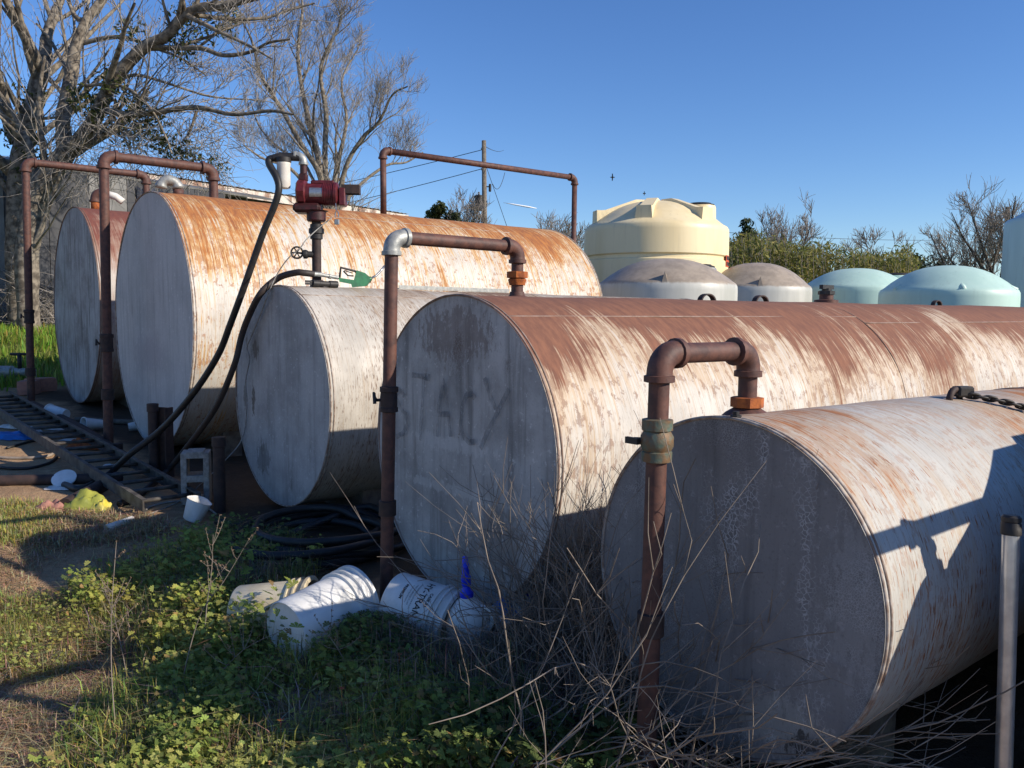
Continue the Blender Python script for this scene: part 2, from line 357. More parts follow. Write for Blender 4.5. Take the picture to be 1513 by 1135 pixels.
sh2 = shell_mat('shell_b', (.64, .60, .53), (.235, .105, .062), (.15, .068, .046), (.46, .34, .22), 1.5, 1.65, .75, .5, .4, 7.7, -.42, .65)
sh3 = shell_mat('shell_c', (.55, .515, .45), (.20, .12, .08), (.14, .09, .065), (.36, .28, .20), .75, .80, .75, .15, .8, 12.3, -.32, .75)
sh4 = shell_mat('shell_d', (.62, .585, .52), (.43, .17, .048), (.24, .09, .04), (.54, .34, .14), 2.2, 1.25, 1.4, .6, .5, 21.9, -.38, .55)
sh5 = shell_mat('shell_e', (.46, .42, .38), (.19, .065, .045), (.14, .05, .04), (.28, .16, .11), 2.2, 1.3, .5, .2, .2, 33.0, -.2, .5)
cp1 = cap_mat('end_a', (.205, .198, .195), (.115, .11, .11), .5, .6, .7, 1.3, None, ((-.22, .17, .26, .16, (.36, .36, .33), .45), (-.45, .6, .16, .4, (.30, .30, .30), .35), (-.32, .12, .12, .1, (.05, .045, .04), .9)))
cp2 = cap_mat('end_b', (.46, .445, .425), (.21, .20, .19), .7, .25, 1.0, 4.4, (.15, .12, .10), ((.02, 1.33, .5, .22, (.15, .11, .09), .6), (.05, .78, .6, .07, (.55, .54, .52), .5), (.1, .55, .6, .05, (.55, .54, .52), .45), (-.35, .35, .3, .3, (.20, .17, .14), .6)))
cp3 = cap_mat('end_c', (.42, .41, .40), (.23, .22, .215), .45, 0, .85, 8.1, (.14, .125, .11), ((.42, 1.12, .10, .14, (.10, .08, .065), .8), (.46, .72, .05, .20, (.10, .08, .065), .85), (.62, .75, .05, .2, (.12, .1, .08), .7), (.30, .30, .2, .2, (.12, .11, .1), .6)))
cp4 = cap_mat('end_d', (.49, .48, .47), (.36, .35, .345), .4, 0, .7, 15.2, None, ((.1, .9, .8, .3, (.34, .31, .33), .5),))
cp5 = cap_mat('end_e', (.40, .40, .40), (.17, .155, .15), .95, 0, .9, 18.6)
D = math.radians
TK = {}
TK[1] = steel_tank('low pale grey tank with crackled dark end plate and chain over its top', 2.152, 1.569, .534, .12, D(-.307), -.006, 7.5, sh1, cp1, (2.4, 4.9), ((.35, 2.4, 4.9),), 1)
TK[2] = steel_tank('tank with STACY scrawled on its end and brown rusted white flank', 2.371, 3.322, .759, .08, D(-.683), .007, 11.5, sh2, cp2, (3.05, 6.1), ((.52, .02, 3.05), (.62, 3.05, 6.1)), 2)
TK[3] = steel_tank('dusty white tank carrying the red fuel pump', 2.506, 5.731, .799, .10, D(.501), 0, 4.6, sh3, cp3, (1.55, 3.1), ((.42, .02, 1.55),), 3)
TK[4] = steel_tank('tall white tank streaked with orange rust under the long overhead pipe', 2.406, 8.446, 1.222, .19, D(.219), .003, 5.014, sh4, cp4, (.62, 2.4, 4.0), ((.50, .62, 2.4), (.50, 2.4, 4.0)), 4)
TK[5] = steel_tank('brown rusted tank with black streaked end plate beside the trees', 2.42, 11.66, 1.224, .34, D(.305), 0, 5.0, sh5, cp5, (1.7, 3.3), (), 5)
TK[0] = steel_tank('pale tank close beside the low crackled tank, casting the pipe shadow', 2.68, .37, .485, .13, 0, 0, 6.5, sh0, cp1, (2.2, 4.4), (), 6)
# graffiti on the end of the second tank: flat brushed strokes
def graffiti():
    m = NT('dark_smear', .8); n = m.noise(m.map(m.obj(), (1, 30, 14)), 1, 5, .7); m.col((.075, .08, .09))
    tr = m.n('ShaderNodeBsdfTransparent'); x = m.n('ShaderNodeMixShader'); m.put(x.inputs[0], m.ss(n, .3, .68, .08, .44)); out = m.t.nodes['Material Output']
    m.t.links.new(tr.outputs[0], x.inputs[1]); m.t.links.new(m.b.outputs[0], x.inputs[2]); m.t.links.new(x.outputs[0], out.inputs[0])
    inv = Matrix.LocRotScale(Vector(TK[2].location), TK[2].rotation_euler, None).inverted()
    L = [[(108, 470), (85, 440), (70, 470), (90, 520), (112, 545), (118, 590), (100, 625), (72, 640)], [(138, 380), (215, 392)], [(188, 388), (182, 500), (172, 655)], [(243, 640), (248, 520), (272, 405), (288, 520), (300, 640)], [(247, 545), (292, 545)],
         [(402, 480), (392, 458), (365, 468), (347, 520), (343, 590), (355, 640), (378, 664), (405, 660)], [(442, 392), (462, 460), (490, 525)], [(545, 440), (500, 530), (455, 620), (425, 690)]]
    for st in L:
        P = []
        for c in st:
            px, py = 560+c[0]/2.8375, 420+c[1]/2.8375; d = ray(px, py)
            a = inv @ Vector(O); b = inv @ Vector(O+d); tt = (-.0015-a.x)/(b.x-a.x); q = a+(b-a)*tt; P.append(np.array([q.x, q.y, q.z]))
        # resample
        Q = []
        for i in range(len(P)-1):
            for k in range(6): Q.append(P[i]+(P[i+1]-P[i])*k/6)
        Q.append(P[-1]); V = []; Fc = []
        for i, q in enumerate(Q):
            tn = Q[min(i+1, len(Q)-1)]-Q[max(i-1, 0)]; nn = np.array([0, -tn[2], tn[1]]); nn /= np.linalg.norm(nn); wd = .0145*(1+.5*mnoise.noise((i*.3, c[0], 0)))
            V += [q+nn*wd, q-nn*wd]
            if i: Fc.append((2*i-2, 2*i-1, 2*i+1, 2*i))
        o = MB().add(V, Fc).build('graffiti_stroke', m.m, TK[2])
graffiti()
# ------------------------------------------------------------------ overhead pipes
def elbow(mb, c, d1, d2, r, R=None):
    """90 degree elbow: arms leave c along d1 and d2"""
    R = R or r*1.9; d1 = np.array(d1, float); d2 = np.array(d2, float); c = np.array(c, float); cc = c+(d1+d2)*R
    pts = [cc-d2*R*math.cos(a)-d1*R*math.sin(a) for a in np.linspace(0, math.pi/2, 9)]
    pts = [pts[0]+d1*r*.55]+pts+[pts[-1]+d2*r*.55]
    mb.tube(pts, [r*1.32]+[r*1.24]*9+[r*1.32], 16)
    for p, dd in ((pts[0], d1), (pts[-1], d2)): mb.lathe([(r*1.30, -.4*r), (r*1.48, -.35*r), (r*1.48, .22*r), (r*1.30, .27*r)], p, dd, 16)
def gate(label, Y, x0, x1, zt, zend, r, zbase, left='rust_pipe', union=None, fit=(), xoff=0, group='overhead fill pipes'):
    """pipe from the soil before a tank's end, over, and down into its crown"""
    lo = (x0, Y, zbase); t = thing('fill_pipe', label, 'pipe', lo, group)
    M1 = MT['rust_pipe']
    MB().tube([(x0+xoff, Y, zbase), (x0, Y, zt-r*2)], r, 16).build('riser', M1, t, auto=50)
    MB().tube([(x0+r*2, Y, zt), (x1-r*2, Y, zt)], r, 16).build('crossbar', M1, t, auto=50)
    MB().tube([(x1, Y, zt-r*2), (x1, Y, zend-.02)], r, 16).build('drop_pipe', M1, t, auto=50)
    mb = MB(); elbow(mb, (x0, Y, zt), (0, 0, -1), (1, 0, 0), r); mb.build('elbow', MT[left], t, auto=50)
    mb = MB(); elbow(mb, (x1, Y, zt), (0, 0, -1), (-1, 0, 0), r); mb.build('elbow', M1, t, auto=50)
    if union:
        mb = MB(); mb.lathe([(r*1.1, 0), (r*1.75, .003), (r*1.75, r*1.1), (r*1.4, r*1.15)], (x1, Y, union), n=8); mb.lathe([(r*1.3, -r*1.1), (r*1.55, -r*.2), (r*1.3, 0)], (x1, Y, union), n=16)
        mb.build('union_nut', MT['rust_orange'], t, auto=40)
    MB().lathe([(r*2.6, 0), (r*2.2, .012), (r*1.3, .03), (r*1.2, .05)], (x1, Y, zend-.006), n=20).build('welded_collar', M1, t, auto=40)
    for kind, z in fit:
        q = x0+xoff*(zt-z)/(zt-zbase)
        if kind == 'coupling': MB().lathe([(r, -r*1.2), (r*1.32, -r*1.1), (r*1.32, r*1.1), (r, r*1.2)], (q, Y, z), n=16).build('coupling', MT['rust_dark'], t, auto=40)
        if kind == 'valve':
            b = MB(); b.lathe([(r, -r*2.0), (r*1.45, -r*1.9), (r*1.5, -r*1.0), (r*1.35, -r*.9), (r*1.6, -r*.4), (r*1.6, r*.5), (r*1.3, r*1.0), (r*1.5, r*1.1), (r*1.5, r*2.1), (r, r*2.2)], (q, Y, z), n=12)
            vb = b.build('valve_body', MT['bronze'], t, auto=40)
            MB().tube([(q, Y, z), (q-r*1.5, Y+r*1.6, z)], r*.35, 8).box((q-r*1.6, Y+r*1.7, z), (.012, .05, .02)).build('valve_stem', MT['black'], vb)
        if kind == 'lever':
            b = MB(); b.lathe([(r, -r*1.9), (r*1.35, -r*1.8), (r*1.35, -r*1.2), (r*1.25, -r*1.1), (r*1.25, r*1.1), (r*1.4, r*1.2), (r*1.4, r*1.9), (r, r*2)], (q, Y, z), n=16)
            vb = b.build('valve_body', MT['rust_dark'], t, auto=40)
            MB().tube([(q, Y, z), (q-r*1.2, Y+r*1.6, z-.005), (q-r*1.7, Y+r*1.5, z+.03), (q-r*1.8, Y+r*1.1, z-.02)], r*.28, 6).build('lever', MT['black'], vb)
    return t
gate('short rusty pipe with green valve looping into the low crackled tank', 1.67, 1.952, 2.407, 1.390, 1.175, .0321, gz(1.93, 1.67)-.05, union=1.197, fit=(('valve', 1.122), ('coupling', .55)), xoff=-.02)
gate('rusty pipe with grey galvanized elbow feeding the STACY tank', 3.468, 2.095, 2.876, 1.868, 1.585, .0324, gz(2.06, 3.47)-.05, left='galv', union=1.70, fit=(('lever', 1.09), ('coupling', .56)), xoff=-.035)
gate('tall rusty pipe before the orange streaked tank', 8.778, 2.113, 3.163, 2.986, 2.59, .0457, gz(2.1, 8.78)-.05, fit=(('lever', 1.19), ('coupling', .69)), xoff=-.03)
gate('rusty pipe before the brown tank with black streaked end', 12.06, 1.996, 3.428, 3.35, 2.72, .0455, gz(1.97, 12.06)-.05, fit=(('lever', 1.42), ('coupling', .72)), xoff=-.03)
T0G = gate('rusty pipe on the pale tank close beside the low crackled tank', .37, 2.43, 2.86, 1.33, 1.10, .0302, gz(2.66, .39)-.05, union=1.16, fit=(('valve', 1.1),))
# long pipe out of the tall tank's crown and down beyond its far end
t = thing('vent_pipe', 'long thin overhead pipe from the tall tank crown past its far end', 'pipe', (5.01, 8.47, 2.64))
MB().tube([(5.01, 8.47, 2.64), (5.005, 8.47, 3.30)], .036, 14).build('riser', MT['rust_pipe'], t, True)
MB().tube([(5.07, 8.47, 3.372), (7.96, 8.47, 3.40)], .036, 14).build('crossbar', MT['rust_pipe'], t, True)
MB().tube([(8.03, 8.47, 3.33), (8.03, 8.47, gz(8, 8.5)-.05)], .036, 14).build('drop_pipe', MT['rust_pipe'], t, True)
mb = MB(); elbow(mb, (5.003, 8.47, 3.372), (0, 0, -1), (1, 0, 0), .036); mb.build('elbow', MT['rust_pipe'], t, auto=50)
mb = MB(); elbow(mb, (8.03, 8.47, 3.40), (0, 0, -1), (-1, 0, 0), .036); mb.build('elbow', MT['rust_pipe'], t, auto=50)
# crown fittings
t = thing('tank_vent', 'grey double elbow vent on the tall tank crown', 'vent', (2.70, 8.45, 2.63))
MB().tube([(2.70, 8.45, 2.62), (2.70, 8.45, 2.69)], .05, 14).build('nipple', MT['rust_pipe'], t, True)
MB().tube([(2.70+.075*(math.cos(a)-1), 8.45+.02*(1-math.cos(a)), 2.70+.075*math.sin(a)) for a in np.linspace(0, math.pi*1.02, 12)], [.055]*2+[.048]*3+[.054]*2+[.048]*3+[.056]*2, 14).build('return_bend', MT['galv'], t, True)
t = thing('vent_fitting', 'red elbow fitting with white spout on the brown rusted tank', 'fitting', (2.69, 11.66, 2.785))
MB().tube([(2.69, 11.66, 2.77), (2.69, 11.66, 2.93)], .05, 14).build('nipple', MT['rust_orange'], t, True)
mb = MB(); elbow(mb, (2.69, 11.66, 3.0), (0, 0, -1), (.92, -.38, 0), .045); mb.build('elbow', MT['rust_pipe'], t, auto=50)
MB().tube([(2.78, 11.62, 3.0), (2.92, 11.57, 2.96), (2.99, 11.54, 2.90)], .045, 14).build('spout', MT['filter'], t, True)
def lug(X, Y, z, i, lab):
    mb = MB(); pts = [(X+.075*math.cos(a), Y, z-.01+.05*math.sin(a)) for a in np.linspace(0, math.pi, 11)]
    V = []; Fc = []
    for k, p in enumerate(pts):
        for dy in (-.018, .018):
            for s_ in (1, .84): V.append((X+(p[0]-X)*s_, Y+dy, z-.01+(p[2]-z+.01)*s_))
        if k:
            a = 4*k-4; b = 4*k; Fc += [(a, b, b+2, a+2), (a+1, a+3, b+3, b+1), (a, a+1, b+1, b), (a+2, b+2, b+3, a+3)]
    mb.add(V, Fc); return tag(mb.build('lifting_lug', MT['rust_dark']), lab, 'lug', 'lifting lugs on the STACY tank')
LB = ('rusty lifting lug on the STACY tank before the grey domed tank', 'rusty lifting lug on the STACY tank before the second grey dome', 'rusty lifting lug on the STACY tank before the larger teal tank')
for i, X in enumerate((4.30, 4.87, 7.43)): lug(X, 3.33-.012*(X-2.37), 1.60+.007*(X-2.37), i, LB[i])
t = thing('bung_fitting', 'dark threaded bung standing on the STACY tank crown', 'fitting', (5.67, 3.285, 1.62))
MB().lathe([(.085, -.01), (.085, .02), (.05, .025), (.05, .07)], (5.67, 3.285, 1.62), n=16).build('collar', MT['rust_pipe'], t, auto=40)
MB().lathe([(.06, .06), (.06, .085), (.035, .09), (.035, .105)], (5.67, 3.285, 1.62), n=10).box((5.67, 3.285, 1.735), (.15, .03, .03)).build('plug', MT['black'], t)
t = thing('pipe_plug', 'small black plug beside the pipe on the low crackled tank', 'plug', (2.185, 1.555, 1.185))
MB().lathe([(.018, -.01), (.018, .012), (.010, .013), (.010, .024)], (2.185, 1.555, 1.186), n=8).build('plug', MT['black'], t)
# chain over the low tank
def chain():
    p0 = np.array([3.62, 1.50, 1.178]); t = thing('chain', 'black iron chain shackled on the low crackled tank', 'chain', p0)
    mb = MB(); V = [(3.62+.05*math.cos(a), 1.50, 1.165+.05*math.sin(a)) for a in np.linspace(0, math.pi, 9)]
    mb.tube(V, .014, 8); mb.build('lug', MT['rust_dark'], t, True)
    MB().box((3.665, 1.485, 1.205), (.075, .05, .045), -.5, bev=.008).tube([(3.64, 1.52, 1.215), (3.68, 1.45, 1.20)], .012, 8).build('shackle', MT['black'], t)
    n = 26
    for i in range(n):
        s_ = .055+.036*i; ang = math.acos(max(-1, min(1, (1.569-1.50)/.534)))        # walk along x and round the crown
        a = .13 + s_*.62/.534; x = 3.64+s_*.78
        Rr = .534+.013; y = 1.56-Rr*math.sin(a); z = .654-.006*1.5+Rr*math.cos(a)
        tx = np.array([.78, -.62*math.cos(a), -.62*math.sin(a)]); tx /= np.linalg.norm(tx); nn = np.array([0, -math.sin(a), math.cos(a)]); bb = np.cross(tx, nn)
        if i % 2: sd = bb*.97+nn*.25
        else: sd = nn*.75+bb*.66
        sd = sd-tx*(sd@tx); sd /= np.linalg.norm(sd)
        pts = []
        for k in range(17):
            q = 2*math.pi*k/16; e = math.cos(q); pts.append(np.array([x, y, z])+nn*.006+tx*(.026*e+.006*(1 if e > 0 else -1)*min(1, abs(e)*3))*.9+sd*.0155*math.sin(q))
        MB().tube(pts, .0058, 6, False).build('link', MT['black'], t, True)
chain()
t = thing('angle_bar', 'thin weathered metal bar lying along the dusty white tank crown', 'bar', PY(565, 430, 5.72))
a, b = np.array([3.50, 5.70, 1.703]), np.array([4.62, 5.71, 1.706])
MB().box((a+b)/2, (b[0]-a[0], .05, .008), 0).build('flange', MT['galv'], t); MB().box((a+b)/2+np.array([0, -.023, .016]), (b[0]-a[0], .006, .022), 0).build('web', MT['galv'], t)
# ------------------------------------------------------------------ fuel pump on the third tank
def fuel_pump(base, label, nozzle=True):
    b = np.array(base, float); t = thing('fuel_pump', label, 'pump', b)
    u = np.array([.80, -.60, 0]); v = np.array([-.60, -.80, 0]); w_ = np.array([0, 0, 1.]); A = (u, v, w_)
    P = lambda x, y, z: b+u*x+v*y+w_*z
    MB().tube([P(0, 0, -.02), P(0, 0, .56)], .034, 16).lathe([(.034, 0), (.05, .005), (.05, .05), (.034, .055)], P(0, 0, .0), n=16).build('standpipe', MT['rust_dark'], t, auto=40)
    MB().lathe([(.035, -.05), (.046, -.045), (.046, -.01), (.056, -.005), (.056, .03), (.046, .035), (.046, .06), (.035, .065)], P(0, 0, .40), n=12).build('union', MT['black'], t, auto=40)
    vb = MB().tube([P(0, 0, .24), P(-.07, .02, .24)], .024, 10).lathe([(.028, 0), (.034, .01), (.034, .03), (.02, .035)], P(-.06, .02, .24), -u, 10).build('valve_body', MT['black'], t, auto=40)
    wh = MB(); c = P(-.135, .04, .25); ax = np.array([-.5, -.8, .1]); ax /= np.linalg.norm(ax); e1 = np.cross(ax, w_); e1 /= np.linalg.norm(e1); e2 = np.cross(ax, e1)
    wh.tube([c+.042*(e1*math.cos(a)+e2*math.sin(a)) for a in np.linspace(0, 2*math.pi, 21)], .007, 6, False)
    for k in range(6): a = k*math.pi/3; wh.tube([c, c+.042*(e1*math.cos(a)+e2*math.sin(a))], .005, 5)
    wh.tube([c, P(-.08, .02, .24)], .007, 6); wh.build('handwheel', MT['black'], vb, True)
    # casting
    mb = MB(); mb.box(P(-.06, 0, .575), (.20, .15, .07), ax=A, bev=.02); mb.lathe([(.06, -.07), (.07, -.06), (.07, 0), (.09, .01)], P(0, 0, .55), n=20); mb.build('casting', MT['pump_dark'], t, auto=40)
    mb = MB(); mb.lathe([(.085, -.135), (.10, -.125), (.10, -.075), (.085, -.065)], P(0, 0, .69), u, 8); mb.build('gear_cover', MT['pump_red'], t, auto=40)
    mb = MB(); mb.lathe([(.078, -.066), (.078, .13), (.088, .135), (.088, .155), (.07, .165)], P(0, 0, .68), u, 28)
    for k in range(7): mb.lathe([(.074, 0), (.083, .002), (.083, .009), (.074, .011)], P(.075+.009*k*1.4-.02, 0, .68), u, 28)
    mb.box(P(.05, 0, .765), (.17, .05, .03), ax=A, bev=.008); mb.build('motor', MT['pump_red'], t, auto=40)
    pl = []
    V = []; Fc = []
    for i in range(7):
        a = -.35+i*.14
        for x in (-.035, .065): V.append(P(x, .0795*math.cos(a), .68+.0795*math.sin(a)))
        if i: Fc.append((2*i-2, 2*i-1, 2*i+1, 2*i))
    MB().add(V, Fc).build('nameplate', MT['steel'], t)
    MB().box(P(.195, .0, .66), (.05, .11, .13), ax=A, bev=.008).build('switch_box', MT['pump_red'], t)
    mb = MB(); mb.box(P(.255, .0, .745), (.13, .09, .008), ax=A); mb.box(P(.255, .045, .715), (.13, .006, .06), ax=A); mb.box(P(.255, -.045, .715), (.13, .006, .06), ax=A); mb.box(P(.318, 0, .715), (.006, .084, .06), ax=A)
    mb.build('nozzle_boot', MT['rust_dark'], t)
    # discharge, filter
    mb = MB(); mb.box(P(-.09, 0, .80), (.06, .06, .06), ax=A, bev=.01); mb.tube([P(-.09, 0, .81), P(-.09, 0, .90)], .026, 10); mb.build('discharge', MT['pump_dark'], t, auto=40)
    mb = MB(); elbow(mb, P(-.09, 0, .955), (0, 0, -1), -u, .024); mb.build('elbow', MT['galv'], t, auto=50)
    MB().lathe([(.05, 0), (.056, .004), (.056, .035), (.03, .045)], P(-.23, .02, .90), n=20).tube([P(-.12, 0, .945), P(-.25, .02, .945), P(-.30, .02, .93)], .03, 12).build('filter_head', MT['black'], t, auto=40)
    MB().lathe([(.03, -.002), (.044, .002), (.048, .012), (.048, .165), (.05, .17), (.05, .185)], P(-.23, .02, .715), n=24).build('filter_canister', MT['filter'], t, auto=40)
    lk = MB(); lk.tube([P(.16+.012*math.cos(a), .06, .525+.03*math.sin(a)) for a in np.linspace(-.6, math.pi+.6, 12)], .004, 6); lk.box(P(.16, .06, .475), (.036, .018, .04), ax=A, bev=.004); lk.tube([P(.15, .05, .62), P(.157, .06, .55)], .004, 5)
    lk.build('padlock', MT['steel'], t)
    return t, P
pump, PP = fuel_pump((2.82, 5.73, 1.695), 'dark red electric fuel pump on a black standpipe with white filter')
MB().tube([(2.83, .37, 1.33), (4.0, .37, 1.345)], .0302, 14).build('extension_bar', MT['rust_pipe'], T0G, True)
def shadow_caster():  # unseen guessed body, added to cast the sloped shadow on the low tank
    t = thing('sloped_shadow_caster', 'unseen sloped shadow caster on the pale tank close beside the low tank', 'shadow_caster', (3.9, .39, 1.10)); x = [(2.86, 1.10), (3.62, 1.44), (4.7, 1.46), (4.9, 1.10)]
    V = [(a, .39+s_*.15, z) for s_ in (-1, 1) for a, z in x]; MB().add(V, [(0, 1, 2, 3), (7, 6, 5, 4), (0, 4, 5, 1), (1, 5, 6, 2), (2, 6, 7, 3), (3, 7, 4, 0)]).build('caster_body', MT['rust_dark'], t); MB().box((4.27, .39, 1.462), (.8, .34, .02)).build('lid', MT['rust_pipe'], t)
shadow_caster()
# dispensing nozzle lying on the crown
def nozzle():
    Y = 5.66; q = lambda cx, cy, dy=0: PY(300+cx/3.7829, 180+cy/3.7829, Y+dy)
    t = thing('fuel_nozzle', 'green fuel nozzle lying on the dusty white tank crown', 'nozzle', q(760, 915))
    mb = MB(); pts = [q(835, 925), q(915, 918), q(945, 880), q(905, 845), q(860, 830), q(845, 885), q(760, 872), q(765, 895), q(830, 908)]
    c = [p+np.array([.012, .016, 0]) for p in pts]; d_ = [p-np.array([.012, .016, 0]) for p in pts]; n = len(pts)
    mb.add(c+d_, [tuple(range(n)), tuple(range(2*n-1, n-1, -1))]+[(i, n+i, n+(i+1) % n, (i+1) % n) for i in range(n)]); mb.build('body', MT['green'], t)
    MB().tube([q(762, 880), q(770, 815), q(850, 835), q(862, 850)], .009, 8).build('hand_guard', MT['black'], t, True)
    MB().tube([q(785, 835), q(810, 860), q(840, 862)], .006, 6).tube([q(790, 832), q(835, 846)], .004, 5).build('trigger', MT['black'], t, True)
    MB().lathe([(.014, 0), (.018, .003), (.018, .02), (.012, .024)], q(925, 880), q(960, 870)-q(925, 880), 10).build('spout_collar', MT['green'], t, auto=40)
    MB().tube([q(930, 880), q(965, 862), q(990, 838), q(1015, 805)], .0085, 8).tube([q(935, 900), q(940, 880)], .004, 5).build('spout', MT['steel'], t, True)
    MB().tube([q(612, 852), q(660, 855)], .019, 10).tube([q(660, 856), q(755, 872)], .014, 10).lathe([(.014, 0), (.018, .002), (.018, .02), (.014, .022)], q(700, 863), q(755, 872)-q(700, 863), 8).build('swivel', MT['galv'], t, auto=40)
    t2 = thing('spare_coupling', 'black cylindrical hose coupling on the tank under the green nozzle', 'coupling', q(620, 915))
    MB().lathe([(.018, 0), (.026, .004), (.026, .05), (.021, .055), (.021, .13), (.026, .135), (.026, .20)], q(610, 903, -.03), q(750, 910, -.03)-q(610, 903, -.03), 12).box(q(590, 892, -.03), (.05, .012, .015)).box(q(590, 905, -.03), (.05, .012, .015)).build('barrel', MT['black'], t2, auto=40)
nozzle()
def spline(P, k=8):
    P = [np.array(p, float) for p in P]; P = [2*P[0]-P[1]]+P+[2*P[-1]-P[-2]]; Q = []
    for i in range(1, len(P)-2):
        for j in range(k):
            t = j/k; a, b, c, d = P[i-1:i+3]; Q.append(.5*((2*b)+(-a+c)*t+(2*a-5*b+4*c-d)*t*t+(-a+3*b-3*c+d)*t**3))
    Q.append(P[-2]); return Q
# hoses
h1 = [PP(-.285, .02, .935), PP(-.335, .03, .90)]+[PY(x, y, Y) for x, y, Y in ((412, 280, 5.80), (387, 349, 5.95), (361, 423, 6.1), (340, 480, 6.25), (324, 521, 6.4), (296, 567, 6.6), (262, 610, 6.85), (231, 641, 7.05), (191, 672, 7.2))]+[G(158, 703, .03), G(120, 722, .03), G(95, 716, .025)]
tag(MB().tube(spline(h1), .026, 10).build('fuel_hose', MT['rubber'], None, True), 'thick black hose hanging from the pump filter to the ground', 'hose')
h2 = [PY(463, 405, 5.66), PY(450, 403.5, 5.66), PY(437, 403, 5.70), PY(411, 411, 5.85), PX(385, 434, 2.44), PX(366, 471, 2.42), PX(356, 500, 2.40), PX(346, 540, 2.36), PX(321, 598, 2.30), PX(287, 647, 2.22)]+[G(247, 696, .06), G(203, 733, .03), G(176, 745, .025)]
tag(MB().tube(spline(h2), .024, 10).build('fuel_hose', MT['brown_rubber'], None, True), 'dusty hose curving from the green nozzle round the tank end', 'hose')
wr = [PY(490, 322, 5.66), PY(470, 338, 5.66), PY(452, 355, 5.64), PY(444, 366, 5.64), PY(425, 383, 5.70), PY(408, 408, 5.78), PX(397, 433, 2.48)]+[PX(x, y, 2.488) for x, y in ((385, 465), (372, 496), (365, 514), (369, 531), (363, 563), (365, 598), (358, 648))]+[PX(330, 683, 2.36), G(278, 732, .03), G(240, 752, .01), G(197, 768, .01)]
tag(MB().tube(spline(wr, 5), .0045, 5).build('ground_wire', MT['concrete'], None, True), 'thin pale wire trailing from the pump down the tank end', 'wire')
# ------------------------------------------------------------------ post and pier by the low tank
pb = PD(1483, 1135, 2.33); pt = PD(1494, 780, 2.33)
t = thing('steel_post', 'galvanized steel post with black cap beside the low tank', 'post', (pb[0], pb[1], gz(pb[0], pb[1])))
base = pb+(pb-pt)*((pb[2]+.05)/(pt[2]-pb[2]))
MB().tube([base, pt], .0225, 20).build('tube', MT['galv_pole'], t, auto=50)
MB().lathe([(.0235, -.02), (.0265, -.018), (.0265, .012), (.0235, .016), (.0255, .018), (.0255, .030), (.02, .036)], pt, (pt-base), 20).build('cap', MT['black'], t, auto=40)
c = PZ(1500, 1122, .13)
t = thing('concrete_pier', 'rough aggregate concrete pier beside the galvanized post', 'pier', (c[0], c[1], 0))
def rough_box(c, d, seed, amp, rz=0, n=7):
    mb = MB(); V = []; Fc = []
    ca, sa = math.cos(rz), math.sin(rz)
    for ax in range(3):
        for sg in (-1, 1):
            b0 = len(V)
            for i in range(n+1):
                for j in range(n+1):
                    q = [0, 0, 0]; q[ax] = sg; q[(ax+1) % 3] = 2*i/n-1; q[(ax+2) % 3] = 2*j/n-1
                    p = np.array([q[k]*d[k]/2 for k in range(3)])
                    e = sum(1 for k in range(3) if abs(q[k]) > .99)
                    if e > 1: p *= 1-.04*(e-1)
                    nv = mnoise.noise_vector(Vector(p)*14+Vector((seed, 0, 0))); p = p+np.array(nv)*amp
                    V.append((c[0]+p[0]*ca-p[1]*sa, c[1]+p[0]*sa+p[1]*ca, c[2]+p[2]))
            for i in range(n):
                for j in range(n):
                    a = b0+i*(n+1)+j; f = (a, a+n+1, a+n+2, a+1); Fc.append(f if sg > 0 else f[::-1])
    return mb.add(V, Fc)
rough_box((c[0]+.22, c[1]-.12, .05), (.36, .30, .18), 3, .012, .3).build('block', MT['concrete'], t, True)
# ------------------------------------------------------------------ plastic tanks beyond
def poly_mat(name, c, c2, roof=None, rz=None):
    m = NT(name, .45, 0, .4); v = m.obj(); n = m.noise(m.map(v, (3, 3, .5)), 1, 5, .6); k = m.mix(m.ss(n, .35, .7), c, c2)
    n2 = m.noise(m.map(v, (14, 14, 1.2)), 1, 4, .6); k = m.mix(m.ss(n2, .55, .75, 0, .35), k, tuple(x*.6 for x in c))
    if roof:
        g = m.n('ShaderNodeNewGeometry'); nz = m.sep(g.outputs['Normal'])[2]; r2 = m.noise(m.map(v, (4, 4, 4)), 1, 6, .7)
        rc = m.mix(m.ss(r2, .35, .65), roof, tuple(x*.7 for x in roof)); z = m.sep(v)[2]
        k = m.mix(m.ss(m.ma('MULTIPLY_ADD', m.ma('SUBTRACT', n2, .5), .05, z), rz-.03, rz+.01), k, rc)
    m.col(k); return m.m
def ppos(px, D):                                         # centre of a tank at depth D
    p = PD(px, 460, D); return p[0], p[1], gz(p[0], p[1])
def hz(px, py, D): return float(PD(px, py, D)[2])
def poly_tank(label, px, D, R, ysh, ytop, mat, group=None, grooves=(), n=64, tab=None):
    x, y, g = ppos(px, D); zs = hz(px, ysh, D-R)-g; zt = hz(px, ytop, D)-g
    t = thing('water_tank', label, 'tank', (x, y, g), group); t['_loc'] = [x, y, g]
    prof = [(R*.97, -.05), (R, .05)]
    for gz_ in sorted(grooves, reverse=True):
        zq = zs-gz_; prof += [(R, zq-.06), (R*.975, zq-.035), (R*.975, zq+.015), (R*1.004, zq+.04)]
    prof += [(R, zs-.12), (R*.995, zs-.05), (R*.975, zs-.01), (R*.93, zs+.02)]
    for k in range(1, 9): q = k/8; prof.append((R*.93*(1-q)+.02*q, zs+.02+(zt-zs-.02)*(1-(1-q)**2.3)))
    MB().lathe(prof, (x, y, g), n=n).build('vessel', mat, t, auto=35)
    return t, np.array([x, y, g]), zs, zt
cream = poly_mat('cream_plastic', (.80, .67, .41), (.74, .60, .34)); white = poly_mat('white_plastic_tank', (.62, .62, .57), (.5, .5, .46), (.135, .122, .11), .0)
